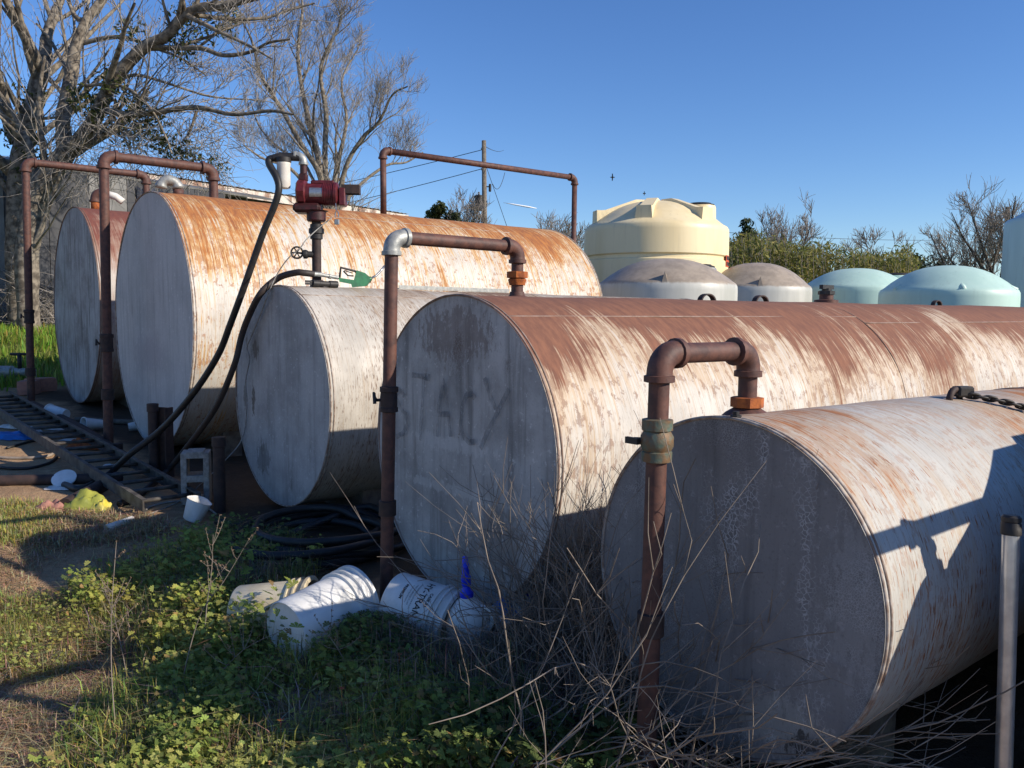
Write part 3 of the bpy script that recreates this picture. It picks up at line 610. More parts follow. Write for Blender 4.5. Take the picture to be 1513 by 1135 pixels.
def manway(t, c, r, h, mat, lid='black'):
    MB().lathe([(r*1.05, -.2), (r, h*.9), (r*.96, h)], c, n=28).build('manway', mat, t, auto=40)
    MB().lathe([(r*.9, h), (r*.9, h+.025), (r*.75, h+.035), (r*.7, h+.05), (r*.2, h+.055)], c, n=28).build('lid', MT[lid], t, auto=40)
t, c0, zs, zt = poly_tank('tall cream plastic water tank with ribbed dome above the grey roofed tanks', 966, 15.3, 1.30, 326, 300, cream, None, (.57, 1.06), 80)
tR = np.array([RT[0], RT[1], 0]); tR /= np.linalg.norm(tR); tF = np.array([-FW[0], -FW[1], 0]); tF /= np.linalg.norm(tF)   # right and towards the viewer
for k in (0, 1, 2, 4, 5):                                # moulded ribs round the dome
    a = math.radians(-79+59*k); d = tR*math.cos(a)-tF*math.sin(a)*-1*(-1); d = tR*math.sin(a+math.pi/2-math.pi/2)+tF*math.cos(a); s_ = np.cross([0, 0, 1.], d)
    V = []; Fc = []; N = 12
    for i in range(N+1):
        q = i/N; r = 1.16*(1-q)+.18*q; qq = 1-(r-.02)/(1.30*.93); qq = max(0, min(1, qq)); zd = zs+.02+(zt-zs-.02)*(1-(1-qq)**2.3) if r < 1.2 else zs-.05
        up = zs+.27 if r > 1.02 else max(zd+.015, zs+.27+(zt+.015-zs-.27)*min(1, (1.02-r)/.6))
        wd = .15-.05*q
        for e, z in ((-1, zd-.05), (-.85, up), (.85, up), (1, zd-.05)): V.append(c0+d*r+s_*wd*e+np.array([0, 0, z]))
        if i:
            o_ = 4*i-4; Fc += [(o_, o_+4, o_+5, o_+1), (o_+1, o_+5, o_+6, o_+2), (o_+2, o_+6, o_+7, o_+3)]
    Fc += [(0, 1, 2, 3), tuple(4*N+j for j in (3, 2, 1, 0))]
    MB().add(V, Fc).build('dome_rib', cream, t)
manway(t, c0+tR*.84-tF*.22+np.array([0, 0, zs]), .29, .43, cream)
lb = simple('orange_label', (.62, .09, .02), (.5, .07, .02), 30, .5)
V = []; Fc = []; W2 = []; F2 = []
for i in range(6):
    a = math.radians(60+i*3.2); d = tR*math.sin(a)+tF*math.cos(a)
    for z in (zs-.72, zs-.52): V.append(c0+d*1.308+np.array([0, 0, z]))
    if i: Fc.append((2*i-2, 2*i, 2*i+1, 2*i-1))
MB().add(V, Fc).build('label', lb, t)
for i in range(3):
    for j in range(2):
        a = math.radians(61.5+i*4.6); mbx = MB(); q = []
        for da in (0, 3.2):
            d = tR*math.sin(a+math.radians(da))+tF*math.cos(a+math.radians(da))
            for z in (zs-.70+j*.1, zs-.635+j*.1): q.append(c0+d*1.312+np.array([0, 0, z]))
        mbx.add(q, [(0, 2, 3, 1)]).build('label_mark', MT['ink'], t)
def roofed(label, px, D, R, ysh, ytop, rc):
    x, y, g = ppos(px, D); zs = hz(px, ysh, D-R)-g
    m = poly_mat('grey_roof_tank', (.55, .54, .48), (.42, .42, .37), rc, zs-.02)
    t, c, zs, zt = poly_tank(label, px, D, R, ysh, ytop, m, 'grey roofed white tanks'); return t, c, zs, zt, m
for lab, px, D, R, ysh, ytop in (('white plastic tank with grey weathered dome before the cream tank', 984, 12.0, .99, 414, 383, ), ('white plastic tank with grey weathered dome beside the bamboo', 1116, 14.6, .93, 420, 389)):
    t, c, zs, zt, m = roofed(lab, px, D, R, ysh, ytop, (.40, .33, .25))
    for a in (-12, 108, 228):
        a = math.radians(a); d = tR*math.sin(a)+tF*math.cos(a); s_ = np.cross([0, 0, 1.], d)
        V = [c+d*(R*.99)+s_*e*.045+np.array([0, 0, zs-.06]) for e in (-1, 1)]+[c+d*(R*.80)+s_*e*.03+np.array([0, 0, zs+.05]) for e in (-1, 1)]+[c+d*(R*.955)+np.array([0, 0, zs+.13])]
        MB().add(V, [(0, 1, 4), (0, 4, 2), (1, 3, 4), (2, 4, 3)]).build('lifting_tab', m, t)
    manway(t, c+tR*.52-tF*.35+np.array([0, 0, zs+.02]), .27, .22, MT['white_pl'] if px > 1000 else MT['galv'])
teal = poly_mat('teal_plastic', (.50, .68, .585), (.44, .62, .535)); teal2 = poly_mat('pale_teal_plastic', (.50, .62, .63), (.44, .56, .57))
t, c, zs, zt = poly_tank('pale teal domed tank beside the grey roofed one', 1263, 16.5, 1.03, 421, 397, teal, 'teal domed tanks'); manway(t, c+tR*.72+tF*.1+np.array([0, 0, zs]), .3, .22, teal)
t, c, zs, zt = poly_tank('larger teal domed tank before the tall blue grey tank', 1398, 13.2, 1.0, 425, 393, teal, 'teal domed tanks')
for k in range(6):
    a = math.radians(-75+60*k); d = tR*math.sin(a)+tF*math.cos(a); MB().tube([c+d*r*1.0+np.array([0, 0, z]) for r, z in ((.97, zs-.03), (.80, zs+.045), (.6, zs+.12))], [.05, .06, .01], 8).build('dome_rib', teal, t, True)
t, c, zs, zt = poly_tank('tall blue grey plastic tank rising behind the STACY tank', 1622, 17.5, 1.80, 305, 287, teal2)
MB().tube([c+np.array([0, 0, 1.9])+tF*1.66-tR*1.06, c+np.array([0, 0, 1.9])+tF*1.85-tR*1.16], .05, 10).build('outlet', MT['black'], t, True)
# ------------------------------------------------------------------ shed behind
def shed():
    H = 5.1; a = PZ(200, 255, H); b = PZ(603, 318, H); d = b-a; d[2] = 0; Ls = np.linalg.norm(d); d /= Ls; n = np.array([-d[1], d[0], 0])
    if n[1] < 0: n = -n
    a = a-d*9.0; Ls += 9.0
    t = thing('metal_shed', 'long low metal shed with rusty white fascia behind the tanks', 'shed', (a[0], a[1], gz(a[0], a[1])))
    A = (d, n, np.array([0, 0, 1.]))
    wm = simple('grey_sheet', (.21, .21, .21), (.13, .13, .13), 3, .6, .2); fm = NT('rusty_fascia', .7); v = fm.obj(); q = fm.noise(fm.map(v, (3, 3, 1.2)), 1, 6, .7); fm.col(fm.mix(fm.ss(q, .42, .60), (.62, .56, .49), (.26, .15, .10)))
    rows = int(Ls/.2)
    V = []; Fc = []
    z0 = gz(a[0], a[1])-.2
    for i in range(int(Ls/.1)+1):
        off = .03*(1 if (i//1) % 2 else 0); p = a+d*(i*.1)+n*(.45+off); V += [(p[0], p[1], z0), (p[0], p[1], H-.2)]
        if i: Fc.append((2*i-2, 2*i, 2*i+1, 2*i-1))
    MB().add(V, Fc).build('wall', wm, t)
    for k in range(int(Ls/2.6)+1):
        x0 = 9.2+k*2.6; x1 = min(Ls, x0+2.58)
        if x1-x0 < .3: continue
        MB().box(a+d*(x0+x1)/2+np.array([0, 0, H-.12-a[2]]), (x1-x0, .05, .24), ax=A).build('fascia_board', fm.m, t)
    V = []; Fc = []
    for i in range(92, int(Ls/.1)+1):
        off = .025*(i % 2); p = a+d*(i*.1)-n*.08; r = a+d*(i*.1)+n*5; V += [(p[0], p[1], H+.02+off), (r[0], r[1], H+.45+off)]
        if i > 92: k = 2*(i-92); Fc.append((k-2, k, k+1, k-1))
    MB().add(V, Fc).build('roof', fm.m, t)
    MB().box(a+d*Ls/2+n*5.0+np.array([0, 0, H/2-a[2]]), (Ls, .1, H), ax=A).box(a+d*(Ls-.05)+n*2.7+np.array([0, 0, H/2-a[2]]), (.08, 4.5, H-.2), ax=A).build('back_wall', wm, t)
    for k, x in enumerate(np.arange(9.6, Ls, 2.6)):
        MB().box(a+d*x+n*.30+np.array([0, 0, (H-.3)/2-a[2]]), (.12, .12, H-.3), ax=A).build('post', MT['wood'], t)
    # lower lean-to with hanging blue tarp
    t2 = thing('lean_to', 'grey sheet lean-to with a dark blue hanging tarp behind the trees', 'shed', (a[0]+d[0]*4, a[1]+d[1]*4, gz(a[0], a[1])))
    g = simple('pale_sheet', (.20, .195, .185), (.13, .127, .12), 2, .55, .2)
    shade_m = simple('shade_sheet', (.05, .052, .058), (.03, .03, .034), 2, .6)  # near-black colour stands in for the shaded interior of the lean-to
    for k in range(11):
        c = a+d*(1.0+k*.93)-n*1.3; MB().box(np.array([c[0], c[1], 2.45]), (.915, .03, 4.5), ax=A).build('wall_panel', shade_m if k in (5, 6, 8, 9, 10) else g, t2)
    c = a+d*7-n*.55; MB().box(np.array([c[0], c[1], 4.86]), (11, 1.6, .05), ax=(d, n*.98+np.array([0, 0, .2]), np.cross(d, n*.98+np.array([0, 0, .2])))).build('roof', g, t2)
    V = []; Fc = []
    for i in range(25):
        p = a+d*(8.2+i*.07)-n*(1.36+.05*math.sin(i*1.3)); V += [(p[0], p[1], 2.2), (p[0], p[1], 4.55-.05*(i % 3))]
        if i: Fc.append((2*i-2, 2*i, 2*i+1, 2*i-1))
    MB().add(V, Fc).build('tarp', simple('navy_tarp', (.018, .026, .055), (.012, .016, .034), 4, .6), t2, True)
shed()
# ------------------------------------------------------------------ trees
def branch_soup(rnd, limbs, depth, minr, dens=1., up=.25, ratio=.55, wig=.22):
    """limbs: list of (pts, r0, r1). Returns (thick tubes, thin tubes)"""
    thick, thin = [], []
    def go(pts, r0, r1, lev):
        (thick if r0 > minr*3.2 else thin).append((pts, r0, r1))
        if lev >= depth: return
        L = sum(np.linalg.norm(pts[i+1]-pts[i]) for i in range(len(pts)-1)); m = len(pts)
        cnt = int(max(2, (L*1.6 if lev == 0 else (4.4, 3.4, 2.4)[min(lev-1, 2)])*dens))
        for k in range(cnt):
            f = .18+.82*rnd.random(); i = min(m-2, int(f*(m-1))); p = pts[i]+(pts[i+1]-pts[i])*(f*(m-1)-i)
            tn = pts[i+1]-pts[i]; tn = tn/(np.linalg.norm(tn)+1e-9); rv = np.array([rnd.gauss(0, 1) for _ in range(3)]); rv -= tn*(rv@tn); rv /= np.linalg.norm(rv)+1e-9
            dr = tn*.75+rv*.68+np.array([0, 0, up]); dr /= np.linalg.norm(dr)
            rr = max(minr, (r0+(r1-r0)*f)*ratio*rnd.uniform(.6, 1)); ln = min(L*.8, rr*rnd.uniform(60, 125)) if lev else min(L*.6, rr*rnd.uniform(30, 58)); ln = max(ln, .3)
            n = 5; q = [p]; cur = dr
            for j in range(n):
                cur = cur+np.array([rnd.gauss(0, wig) for _ in range(3)])+np.array([0, 0, up*.25]); cur /= np.linalg.norm(cur); q.append(q[-1]+cur*ln/n)
            go(q, rr, max(minr*.5, rr*.35), lev+1)
    for l in limbs: go([np.array(x) for x in l[0]], l[1], l[2], 0)
    return thick, thin
def tube_arr(tubes, n, jit=0):
    V = []; Fc = []
    for pts, r0, r1 in tubes:
        m = len(pts); b = len(V); pts = np.array(pts); T = np.gradient(pts, axis=0); T /= np.linalg.norm(T, axis=1)[:, None]+1e-9
        a = np.array([.31, .52, .79]); N = np.cross(T, a); N /= np.linalg.norm(N, axis=1)[:, None]+1e-9; B = np.cross(T, N)
        for i in range(m):
            r = r0+(r1-r0)*i/(m-1)
            for k in range(n):
                an = 2*math.pi*k/n; rr = r*(1+jit*mnoise.noise((pts[i][0]*4+k, pts[i][2]*3, k*2.1))) if jit else r
                V.append(pts[i]+rr*(math.cos(an)*N[i]+math.sin(an)*B[i]))
        for i in range(m-1):
            for k in range(n): Fc.append((b+i*n+k, b+i*n+(k+1) % n, b+(i+1)*n+(k+1) % n, b+(i+1)*n+k))
    return V, Fc
def leaves(rnd, centers, n, size, cols, flat=.0):
    """n leaf faces round each (centre, radius)"""
    V = []; C = []
    for c, r in centers:
        for _ in range(n):
            d = np.array([rnd.gauss(0, 1) for _ in range(3)]); d *= r*rnd.random()**.5/np.linalg.norm(d); p = np.array(c)+d
            a = np.array([rnd.gauss(0, 1) for _ in range(3)]); a /= np.linalg.norm(a); b = np.cross(a, [rnd.gauss(0, 1) for _ in range(3)]); b /= np.linalg.norm(b)
            s = size*rnd.uniform(.6, 1.3); V += [p-a*s, p+b*s*.38, p+a*s, p-b*s*.38]; cc = cols[rnd.randrange(len(cols))]; k = rnd.uniform(.7, 1.25); C += [(cc[0]*k, cc[1]*k, cc[2]*k)]*4
    F_ = np.arange(len(V)).reshape(-1, 4); return np.array(V), F_, np.array(C)
def plant_tree(name, label, limbs, depth, minr, seed, cat='tree', dens=1., leafc=None, leafn=0, leafs=.06, cols=None, barkm='bark', twigm='twig', up=.25, group=None, wig=.12, ratio=.55):
    rnd = random.Random(seed); base = np.array(limbs[0][0][0]); t = thing(name, label, cat, base, group)
    L2 = [(spline(l[0], 5), l[1], l[2]) for l in limbs]
    thick, thin = branch_soup(rnd, L2, depth, minr, dens, up, ratio, wig)
    V, Fc = tube_arr(thick, 10, .22); soup('trunk', V, Fc, MT[barkm], t).data.polygons.foreach_set('use_smooth', [True]*len(Fc))
    V, Fc = tube_arr(thin, 3); cr = soup('crown', V, Fc, MT[twigm], t)
    if leafc: V, Fq, C = leaves(rnd, leafc, leafn, leafs, cols); soup('leaf_clumps', V, Fq, MT['leaf'], t, C)
    return t
def cl(pts, D, s=3.7825, o=(0, 0), dd=None):              # limb traced at depth D (dd = depth change along it)
    n = len(pts); return [PD(o[0]+p[0]/s, o[1]+p[1]/s, D+(dd*i/(n-1) if dd else 0)) for i, p in enumerate(pts)]
def foot(p): return [np.array([p[0], p[1], gz(p[0], p[1])-.15])]
EV = [(.05, .07, .018), (.08, .095, .022), (.13, .13, .03), (.035, .05, .016)]
D1 = 17.5
la = cl([(95, 1400), (95, 1135), (110, 900), (150, 720), (190, 560), (230, 400)], D1)
LA = [(foot(la[0])+la, .23, .15), (cl([(230, 400), (200, 330), (150, 220), (90, 100), (30, 0), (-40, -110), (-90, -260)], D1, dd=-1.5), .13, .05), (cl([(230, 400), (250, 330), (265, 200), (310, 70), (340, 0), (370, -120), (430, -300)], D1, dd=1.5), .15, .05),
      (cl([(105, 800), (60, 740), (25, 640), (0, 520), (-60, 380), (-150, 200)], D1, dd=1), .13, .04), (cl([(150, 660), (90, 580), (40, 490), (0, 460), (-90, 440)], D1, dd=-1.2), .07, .03), (cl([(60, 960), (0, 900), (-80, 800), (-200, 560)], D1, dd=-.8), .12, .05),
      (cl([(170, 640), (230, 660), (330, 655)], D1, dd=-.8), .05, .02), (cl([(250, 420), (330, 500), (360, 560)], D1, dd=-.5), .06, .03)]
lc = [(PD(45, 140, D1), .35), (PD(50, 215, D1), .4), (PD(55, 240, D1-.3), .5), (PD(45, 260, D1), .5), (PD(20, 200, D1), .3)]
plant_tree('bare_tree', 'leaning grey barked bare tree with forked trunk beside the lean-to', LA, 4, .006, 11, dens=.85, leafc=lc, leafn=150, leafs=.055, cols=EV, group='large bare trees behind the tanks')
D2 = 16.5
lb_ = cl([(150, 1480), (190, 1135), (290, 960), (370, 850)], D2)
LBm = [(foot(lb_[0])+lb_, .22, .19), (cl([(370, 850), (350, 700), (370, 560), (400, 400), (430, 250), (480, 120), (540, 40), (580, -20), (640, -150)], D2, dd=.8), .155, .055),
       (cl([(370, 850), (480, 740), (560, 600), (620, 470), (700, 370), (800, 270), (930, 200), (1010, 110), (1100, 50), (1250, 30), (1400, -10), (1560, -60)], D2, dd=-1.5), .15, .065),
       (cl([(840, 260), (1000, 270), (1130, 270), (1250, 310), (1400, 290), (1500, 240), (1620, 220)], D2-.7, dd=-.8), .055, .018), (cl([(1050, 90), (1150, 140), (1230, 180), (1400, 260), (1520, 330)], D2-1.1, dd=-.6), .05, .015),
       (cl([(600, 620), (700, 640), (850, 630), (1100, 600), (1300, 640), (1500, 620), (1640, 640)], D2-.4, dd=-1.2), .07, .02), (cl([(480, 480), (620, 470), (740, 510), (850, 620), (920, 750), (960, 860)], D2-.5, dd=-.6), .035, .015),
       (cl([(455, 245), (600, 210), (720, 215), (850, 265), (1000, 320), (1150, 420)], D2+.5, dd=-.6), .05, .015), (cl([(640, 460), (760, 420), (950, 470), (1180, 540), (1450, 560)], D2-.2, dd=1), .04, .012),
       (cl([(480, 120), (430, 100), (400, 50), (380, -20)], D2+.6), .06, .03), (cl([(560, 600), (640, 560), (640, 660), (700, 780), (730, 860)], D2-.3), .035, .012), (cl([(1100, 620), (1060, 740), (1010, 800)], D2-.8), .03, .01)]
lc = [(PD(x, y, D2+random.Random(i).uniform(-.8, .3)), r) for i, (x, y, r) in enumerate(((160, 118, .3), (175, 130, .35), (190, 190, .45), (215, 178, .4), (205, 160, .35), (228, 195, .4), (135, 150, .4), (140, 165, .35), (265, 40, .45), (280, 22, .4), (300, 42, .4), (320, 15, .5), (335, 30, .35), (195, 45, .3), (270, 68, .35), (200, 205, .4), (120, 145, .3), (280, 230, .3), (262, 225, .35), (245, 215, .3), (320, 252, .3)))]
plant_tree('bare_tree', 'dark leaning bare tree with long diagonal limb and evergreen tufts', LBm, 4, .0065, 23, dens=1.0, leafc=lc, leafn=110, leafs=.06, cols=EV, group='large bare trees behind the tanks')
D3 = 27.
f2 = lambda pts, dd=0: cl(pts, D3, 1, dd=dd)
b3 = f2([(486, 430), (485, 330)])
L3 = [(foot(b3[0])+b3, .34, .27)]+[(f2(p, dd), r*.55, .02) for p, r, dd in (([(482, 330), (474, 262), (447, 216), (415, 160), (385, 110), (372, 60), (352, 20)], .20, -2), ([(485, 330), (470, 235), (450, 150), (440, 80), (447, 10), (440, -30)], .22, 1), ([(488, 330), (480, 240), (482, 170), (474, 100), (500, 40), (505, 10)], .2, -1), ([(488, 330), (497, 250), (512, 180), (505, 120), (530, 70)], .17, 2), ([(495, 330), (510, 250), (535, 205), (560, 180), (580, 140), (602, 128)], .17, -1.5), ([(500, 310), (530, 275), (570, 245), (600, 240), (625, 225)], .12, 1), ([(470, 300), (430, 250), (390, 235), (360, 215)], .12, -2), ([(470, 280), (445, 235), (420, 225), (385, 190), (370, 150)], .1, 2))]
plant_tree('bare_tree', 'broad bare tree with many upright stems behind the shed roof', L3, 4, .006, 31, dens=1.25, up=.3, twigm='twig', group='large bare trees behind the tanks')
def stock_tree(label, px, D, ytop, spread, seed, nl=5, r=.2, depth=3, group=None, twigm='twig_far', dens=1., lean=0, px0=None):
    rnd = random.Random(seed); b = PD(px0 or px, 460, D); b[2] = gz(b[0], b[1])-.2; top = PD(px, ytop, D); Ht = top[2]-b[2]
    L = [([b, b+np.array([.05, 0, Ht*.15]), b+np.array([.0, .1, Ht*.33])], r, r*.7)]; f = L[0][0][-1]
    for k in range(nl):
        a = 2*math.pi*k/nl+rnd.random(); e = rnd.uniform(.5, 1); q = [f]
        for j in range(1, 5): q.append(f+np.array([math.cos(a)*spread*e*j/4*(1.1-.1*j), math.sin(a)*spread*e*j/4, (Ht*.67)*(j/4)*rnd.uniform(.85, 1.0)*(1.1-.3*e)])+(tR*lean*j/4))
        L.append((q, r*.42, .015))
    return plant_tree('bare_tree', label, L, depth, .010*D/30, seed, dens=dens*1.2, barkm='bark_dark', twigm=twigm, up=.25, group=group)
BG = 'bare trees far behind'
stock_tree('bare tree standing behind the bamboo and dark conifer', 1162, 48, 306, 2.6, 5, 6, .22, group=BG)
stock_tree('small bare tree rising from the bamboo thicket', 1292, 52, 350, 1.8, 6, 5, .16, group=BG)
stock_tree('bare tree behind the larger teal tank, leaning from its neighbour', 1408, 36, 318, 2.6, 7, 6, .2, group=BG, px0=1440)
stock_tree('taller dark bare tree behind the tall blue grey tank', 1480, 34, 268, 2.4, 8, 6, .22, group=BG)
stock_tree('small bare tree beside the utility pole transformer', 694, 42, 276, 1.5, 9, 5, .16, group=BG)
stock_tree('faint bare tree beyond the long overhead pipe', 818, 70, 330, 2.6, 10, 5, .2, depth=3, group=BG)
stock_tree('low faint bare tree beside the cream tank', 846, 75, 338, 2.0, 12, 5, .2, depth=3, group=BG)
def evergreen(label, px, D, ytop, R, seed, cols, conical=False, n=2600, s=.13, ybase=440, cat='tree', group='evergreens far behind'):
    rnd = random.Random(seed); b = PD(px, 460, D); b[2] = gz(b[0], b[1]); Ht = PD(px, ytop, D)[2]-b[2]
    t = thing('evergreen_tree', label, cat, b, group); V, Fc = tube_arr([([b-np.array([0, 0, .2]), b+np.array([0, 0, Ht*.5]), b+np.array([0, 0, Ht*.93])], .16, .03)], 8)
    soup('trunk', V, Fc, MT['bark_dark'], t); cs = []
    for k in range(46):
        f = rnd.random(); a = rnd.random()*6.28; rr = (R*(1.05-f) if conical else R*math.sqrt(max(.05, 1-(2*f-1)**2)))*rnd.uniform(.35, 1)
        cs.append((b+np.array([math.cos(a)*rr, math.sin(a)*rr, Ht*(.12+.86*f)]), R*rnd.uniform(.2, .36)))
    V, Fq, C = leaves(rnd, cs, n//46, s, cols); soup('crown', V, Fq, MT['leaf'], t, C); return t
evergreen('dark conifer rising beside the cream tank', 1098, 46, 330, 1.6, 1, [(.018, .035, .014), (.03, .05, .018), (.045, .062, .02)], True, 5200, .16)
evergreen('rounded olive evergreen between shed and utility pole', 650, 44, 300, 1.1, 2, [(.06, .07, .02), (.09, .10, .025), (.05, .06, .02)], False, 4200, .12)
evergreen('low dark evergreen under the pole transformer', 680, 40, 312, .95, 3, [(.04, .05, .02), (.07, .075, .03)], False, 3200, .11)
for i, (px, y, R, D) in enumerate(((1345, 380, 2.2, 80), (1368, 378, 2.0, 84), (1390, 384, 2.0, 82), (1325, 386, 2., 78), (770, 340, 1.6, 95), (800, 344, 2., 95), (1420, 386, 2.4, 80))):
    evergreen('small distant pine in the far tree line', px, D, y, R, 40+i, [(.05, .065, .03), (.07, .08, .04)], False, 1500, .22, group='far tree line')
# bamboo thicket, one mass of canes
def bamboo():
    rnd = random.Random(77); V = []; C = []; tubes = []; cols = [(.27, .26, .065), (.20, .21, .05), (.11, .135, .035), (.33, .28, .085)]
    for i in range(400):
        px = rnd.uniform(1062, 1352); D = rnd.uniform(40, 47); f = (px-1062)/290
        yt = 352+30*f+rnd.uniform(-9, 16)+6*math.sin(px*.06); b = PD(px, 460, D); b[2] = gz(b[0], b[1]); top = PD(px+rnd.uniform(-5, 5), yt, D); top[2] = max(top[2], 2.5)
        mid = b+(top-b)*.6+np.array([rnd.uniform(-.1, .1), rnd.uniform(-.1, .1), 0]); tubes.append(([b, mid, top], .025, .008))
        for k in range(66):
            q = rnd.uniform(.32, 1.02); p = b+(top-b)*q+np.array([rnd.gauss(0, .18), rnd.gauss(0, .18), rnd.gauss(0, .1)]); a = np.array([rnd.gauss(0, .5), rnd.gauss(0, .5), rnd.gauss(.3, .6)]); a /= np.linalg.norm(a); bb = np.cross(a, [rnd.gauss(0, 1) for _ in range(3)]); bb /= np.linalg.norm(bb); s = rnd.uniform(.10, .2)
            V += [p-a*s, p+bb*s*.22, p+a*s, p-bb*s*.22]; cc = cols[rnd.randrange(4)]; kk = rnd.uniform(.7, 1.2); C += [tuple(x*kk for x in cc)]*4
    tv, tf = tube_arr(tubes, 4); n = len(V); soup('bamboo_canes', tv, tf, MT['twig_far'], kind='stuff'); o = bpy.data.objects['bamboo_canes']; tag(o, 'canes of the bamboo thicket behind the plastic tanks', 'bamboo')
    o = soup('bamboo_thicket', np.array(V), np.arange(n).reshape(-1, 4), MT['leaf'], None, np.array(C), 'stuff'); tag(o, 'yellow green bamboo foliage behind the plastic tanks', 'bamboo')
bamboo()
# thorny brush and vines by the lean-to
def brush():
    rnd = random.Random(5); T = []; A = PD(-40, 470, 18.6); B = PD(150, 470, 18.8)
    for i in range(520):
        f = rnd.random(); b = A+(B-A)*f+np.array([rnd.gauss(0, .6), rnd.gauss(0, .6), 0]); b[2] = gz(b[0], b[1]); h = rnd.uniform(.5, 2.5)*(1.1-.35*f); cur = np.array([rnd.gauss(0, .5), rnd.gauss(0, .5), 1.]); p = [b]
        for j in range(7): cur = cur+np.array([rnd.gauss(0, .35), rnd.gauss(0, .35), rnd.gauss(-.12, .25)]); cur /= np.linalg.norm(cur); p.append(p[-1]+cur*h/6)
        T.append((p, rnd.uniform(.006, .016), .004))
        for k in range(3):
            q = p[rnd.randrange(2, 7)]; cc = np.array([rnd.gauss(0, 1), rnd.gauss(0, 1), rnd.gauss(.1, .6)]); cc /= np.linalg.norm(cc); T.append(([q, q+cc*.25, q+cc*.45+np.array([0, 0, -.08])], .006, .003))
    # hanging vines from the limbs down to the shed roof
    for i in range(420):
        px, py = rnd.uniform(80, 340), rnd.uniform(140, 262); p = [PD(px, py, 16.2+rnd.uniform(-.6, .8))]; cur = np.array([rnd.gauss(0, .6), rnd.gauss(0, .6), -.5])
        for j in range(7): cur = cur+np.array([rnd.gauss(0, .4), rnd.gauss(0, .4), rnd.gauss(-.05, .3)]); cur /= np.linalg.norm(cur); p.append(p[-1]+cur*rnd.uniform(.12, .28))
        T.append((p, .007, .003))
    V, Fc = tube_arr(T, 3); tag(soup('vine_tangle', V, Fc, MT['twig'], kind='stuff'), 'tan tangle of dead vines and briars under the bare trees', 'brush')
brush()
# ------------------------------------------------------------------ utility pole, wires
def pole():
    D = 42.; b = PD(718, 460, D); b[2] = gz(b[0], b[1]); top = PD(715, 208, D); s = D/F
    t = thing('utility_pole', 'wooden utility pole with black transformer behind the tall tank', 'pole', b)
    MB().tube([b-np.array([0, 0, .3]), top], [.16, .11], 12).build('pole_shaft', MT['wood'], t, True)
    c = PD(711, 299, D)-tR*.12; MB().lathe([(.20, -.42), (.22, -.40), (.22, .25), (.23, .26), (.23, .32), (.12, .36)], c, n=18).build('transformer', MT['black'], t, auto=40)
    MB().lathe([(.03, .36), (.06, .40), (.03, .44), (.06, .48), (.03, .52)], c, n=10).build('bushing', MT['wood'], t, True)
    MB().box((c+PD(717, 297, D))/2, (.5, .08, .08), ax=(tR, tF, np.array([0, 0, 1.]))).box((c+PD(717, 305, D))/2, (.5, .08, .06), ax=(tR, tF, np.array([0, 0, 1.]))).build('bracket', MT['black'], t)
    c2 = PD(724, 276, D); MB().lathe([(.05, -.25), (.07, -.2), (.07, .1), (.04, .14)], c2, n=10).box((c2+PD(717, 276, D))/2, (.35, .05, .05), ax=(tR, tF, np.array([0, 0, 1.]))).build('cutout_fuse', MT['black'], t)
    for y in (220, 250): MB().lathe([(.05, -.08), (.08, 0), (.05, .08)], PD(713, y, D), tR, 10).build('insulator', MT['galv'], t, True)
    def wire(p, q, sag, lab, r=.018):
        P = [p+(q-p)*k/16-np.array([0, 0, sag*4*(k/16)*(1-k/16)]) for k in range(17)]
        tag(MB().tube(P, r, 5).build('power_line', MT['black'], None, True), lab, 'cable', 'overhead power lines')
    wire(PD(714, 221, D), PD(180, 330, 52), .3, 'upper power line running from the pole towards the shed')
    wire(PD(714, 249, D), PD(180, 365, 50), .3, 'lower power line running from the pole towards the shed')
    wire(PD(716, 216, D), PD(744, 222, 90), .2, 'power line leaving the pole top away from the shed')
    gl = PD(748, 332, 40); wire(PD(718, 245, D), gl+(gl-PD(718, 245, D))*.55, 0, 'straight guy cable slanting down from the utility pole', .014)
    wire(PD(728, 272, D), PD(746, 255, 42.5), .5, 'short slack jumper lead on the utility pole', .014)
    wire(PD(1066, 343, 40), PD(1500, 352, 55), .25, 'faint service line crossing before the bamboo', .012)
    b2 = PD(1487, 460, 38.); b2[2] = gz(b2[0], b2[1])
    tag(MB().tube([b2-np.array([0, 0, .3]), PD(1489, 306, 38.)], [.13, .10], 10).build('wooden_pole', MT['bark_dark'], None, True), 'bare dark wooden pole among the trees by the tall blue grey tank', 'pole')
    for i, (a, q) in enumerate((((4, 75, 17.), (84, 242, 17.4)), ((52, 178, 17.), (86, 250, 17.2)))):
        tag(MB().tube([PD(*a), PD(*q)], .014, 5).build('pale_cable', MT['galv'], None, True), ('long pale cable slanting past the forked bare tree', 'short pale cable under the fork of the bare tree')[i], 'cable', 'pale cables in the tree')
pole()
# contrail and birds
ctr = NT('contrail', 1.); ctr.col((.9, .9, .92))
p, q = PD(744, 299.5, 1500), PD(793, 308, 1500); tag(MB().tube([p, p+(q-p)*.3, p+(q-p)*.75, q], [.3, 1.2, 1.6, .4], 10).build('contrail', ctr.m, None, True), 'short white contrail streak in the clear sky', 'contrail')
def bird(px, py, D, sz, lab):
    c = PD(px, py, D); mb = MB(); mb.tube([c+tR*sz*.5, c, c-tR*sz*.5], [.01, sz*.16, .01], 8)
    for s_ in (-1, 1): mb.add([c+tR*sz*.15, c-tR*sz*.15, c+np.array([0, 0, sz*.8*s_])-tR*sz*.12, c+np.array([0, 0, sz*.7*s_])+tF*.02+tR*sz*.05, c+np.array([0, 0, .03])], [(0, 3, 2, 1), (0, 4, 3), (1, 2, 4)])
    tag(mb.build('bird', MT['black']), lab, 'bird')
bird(905, 262, 30, .17, 'small dark bird flying in the clear blue sky')
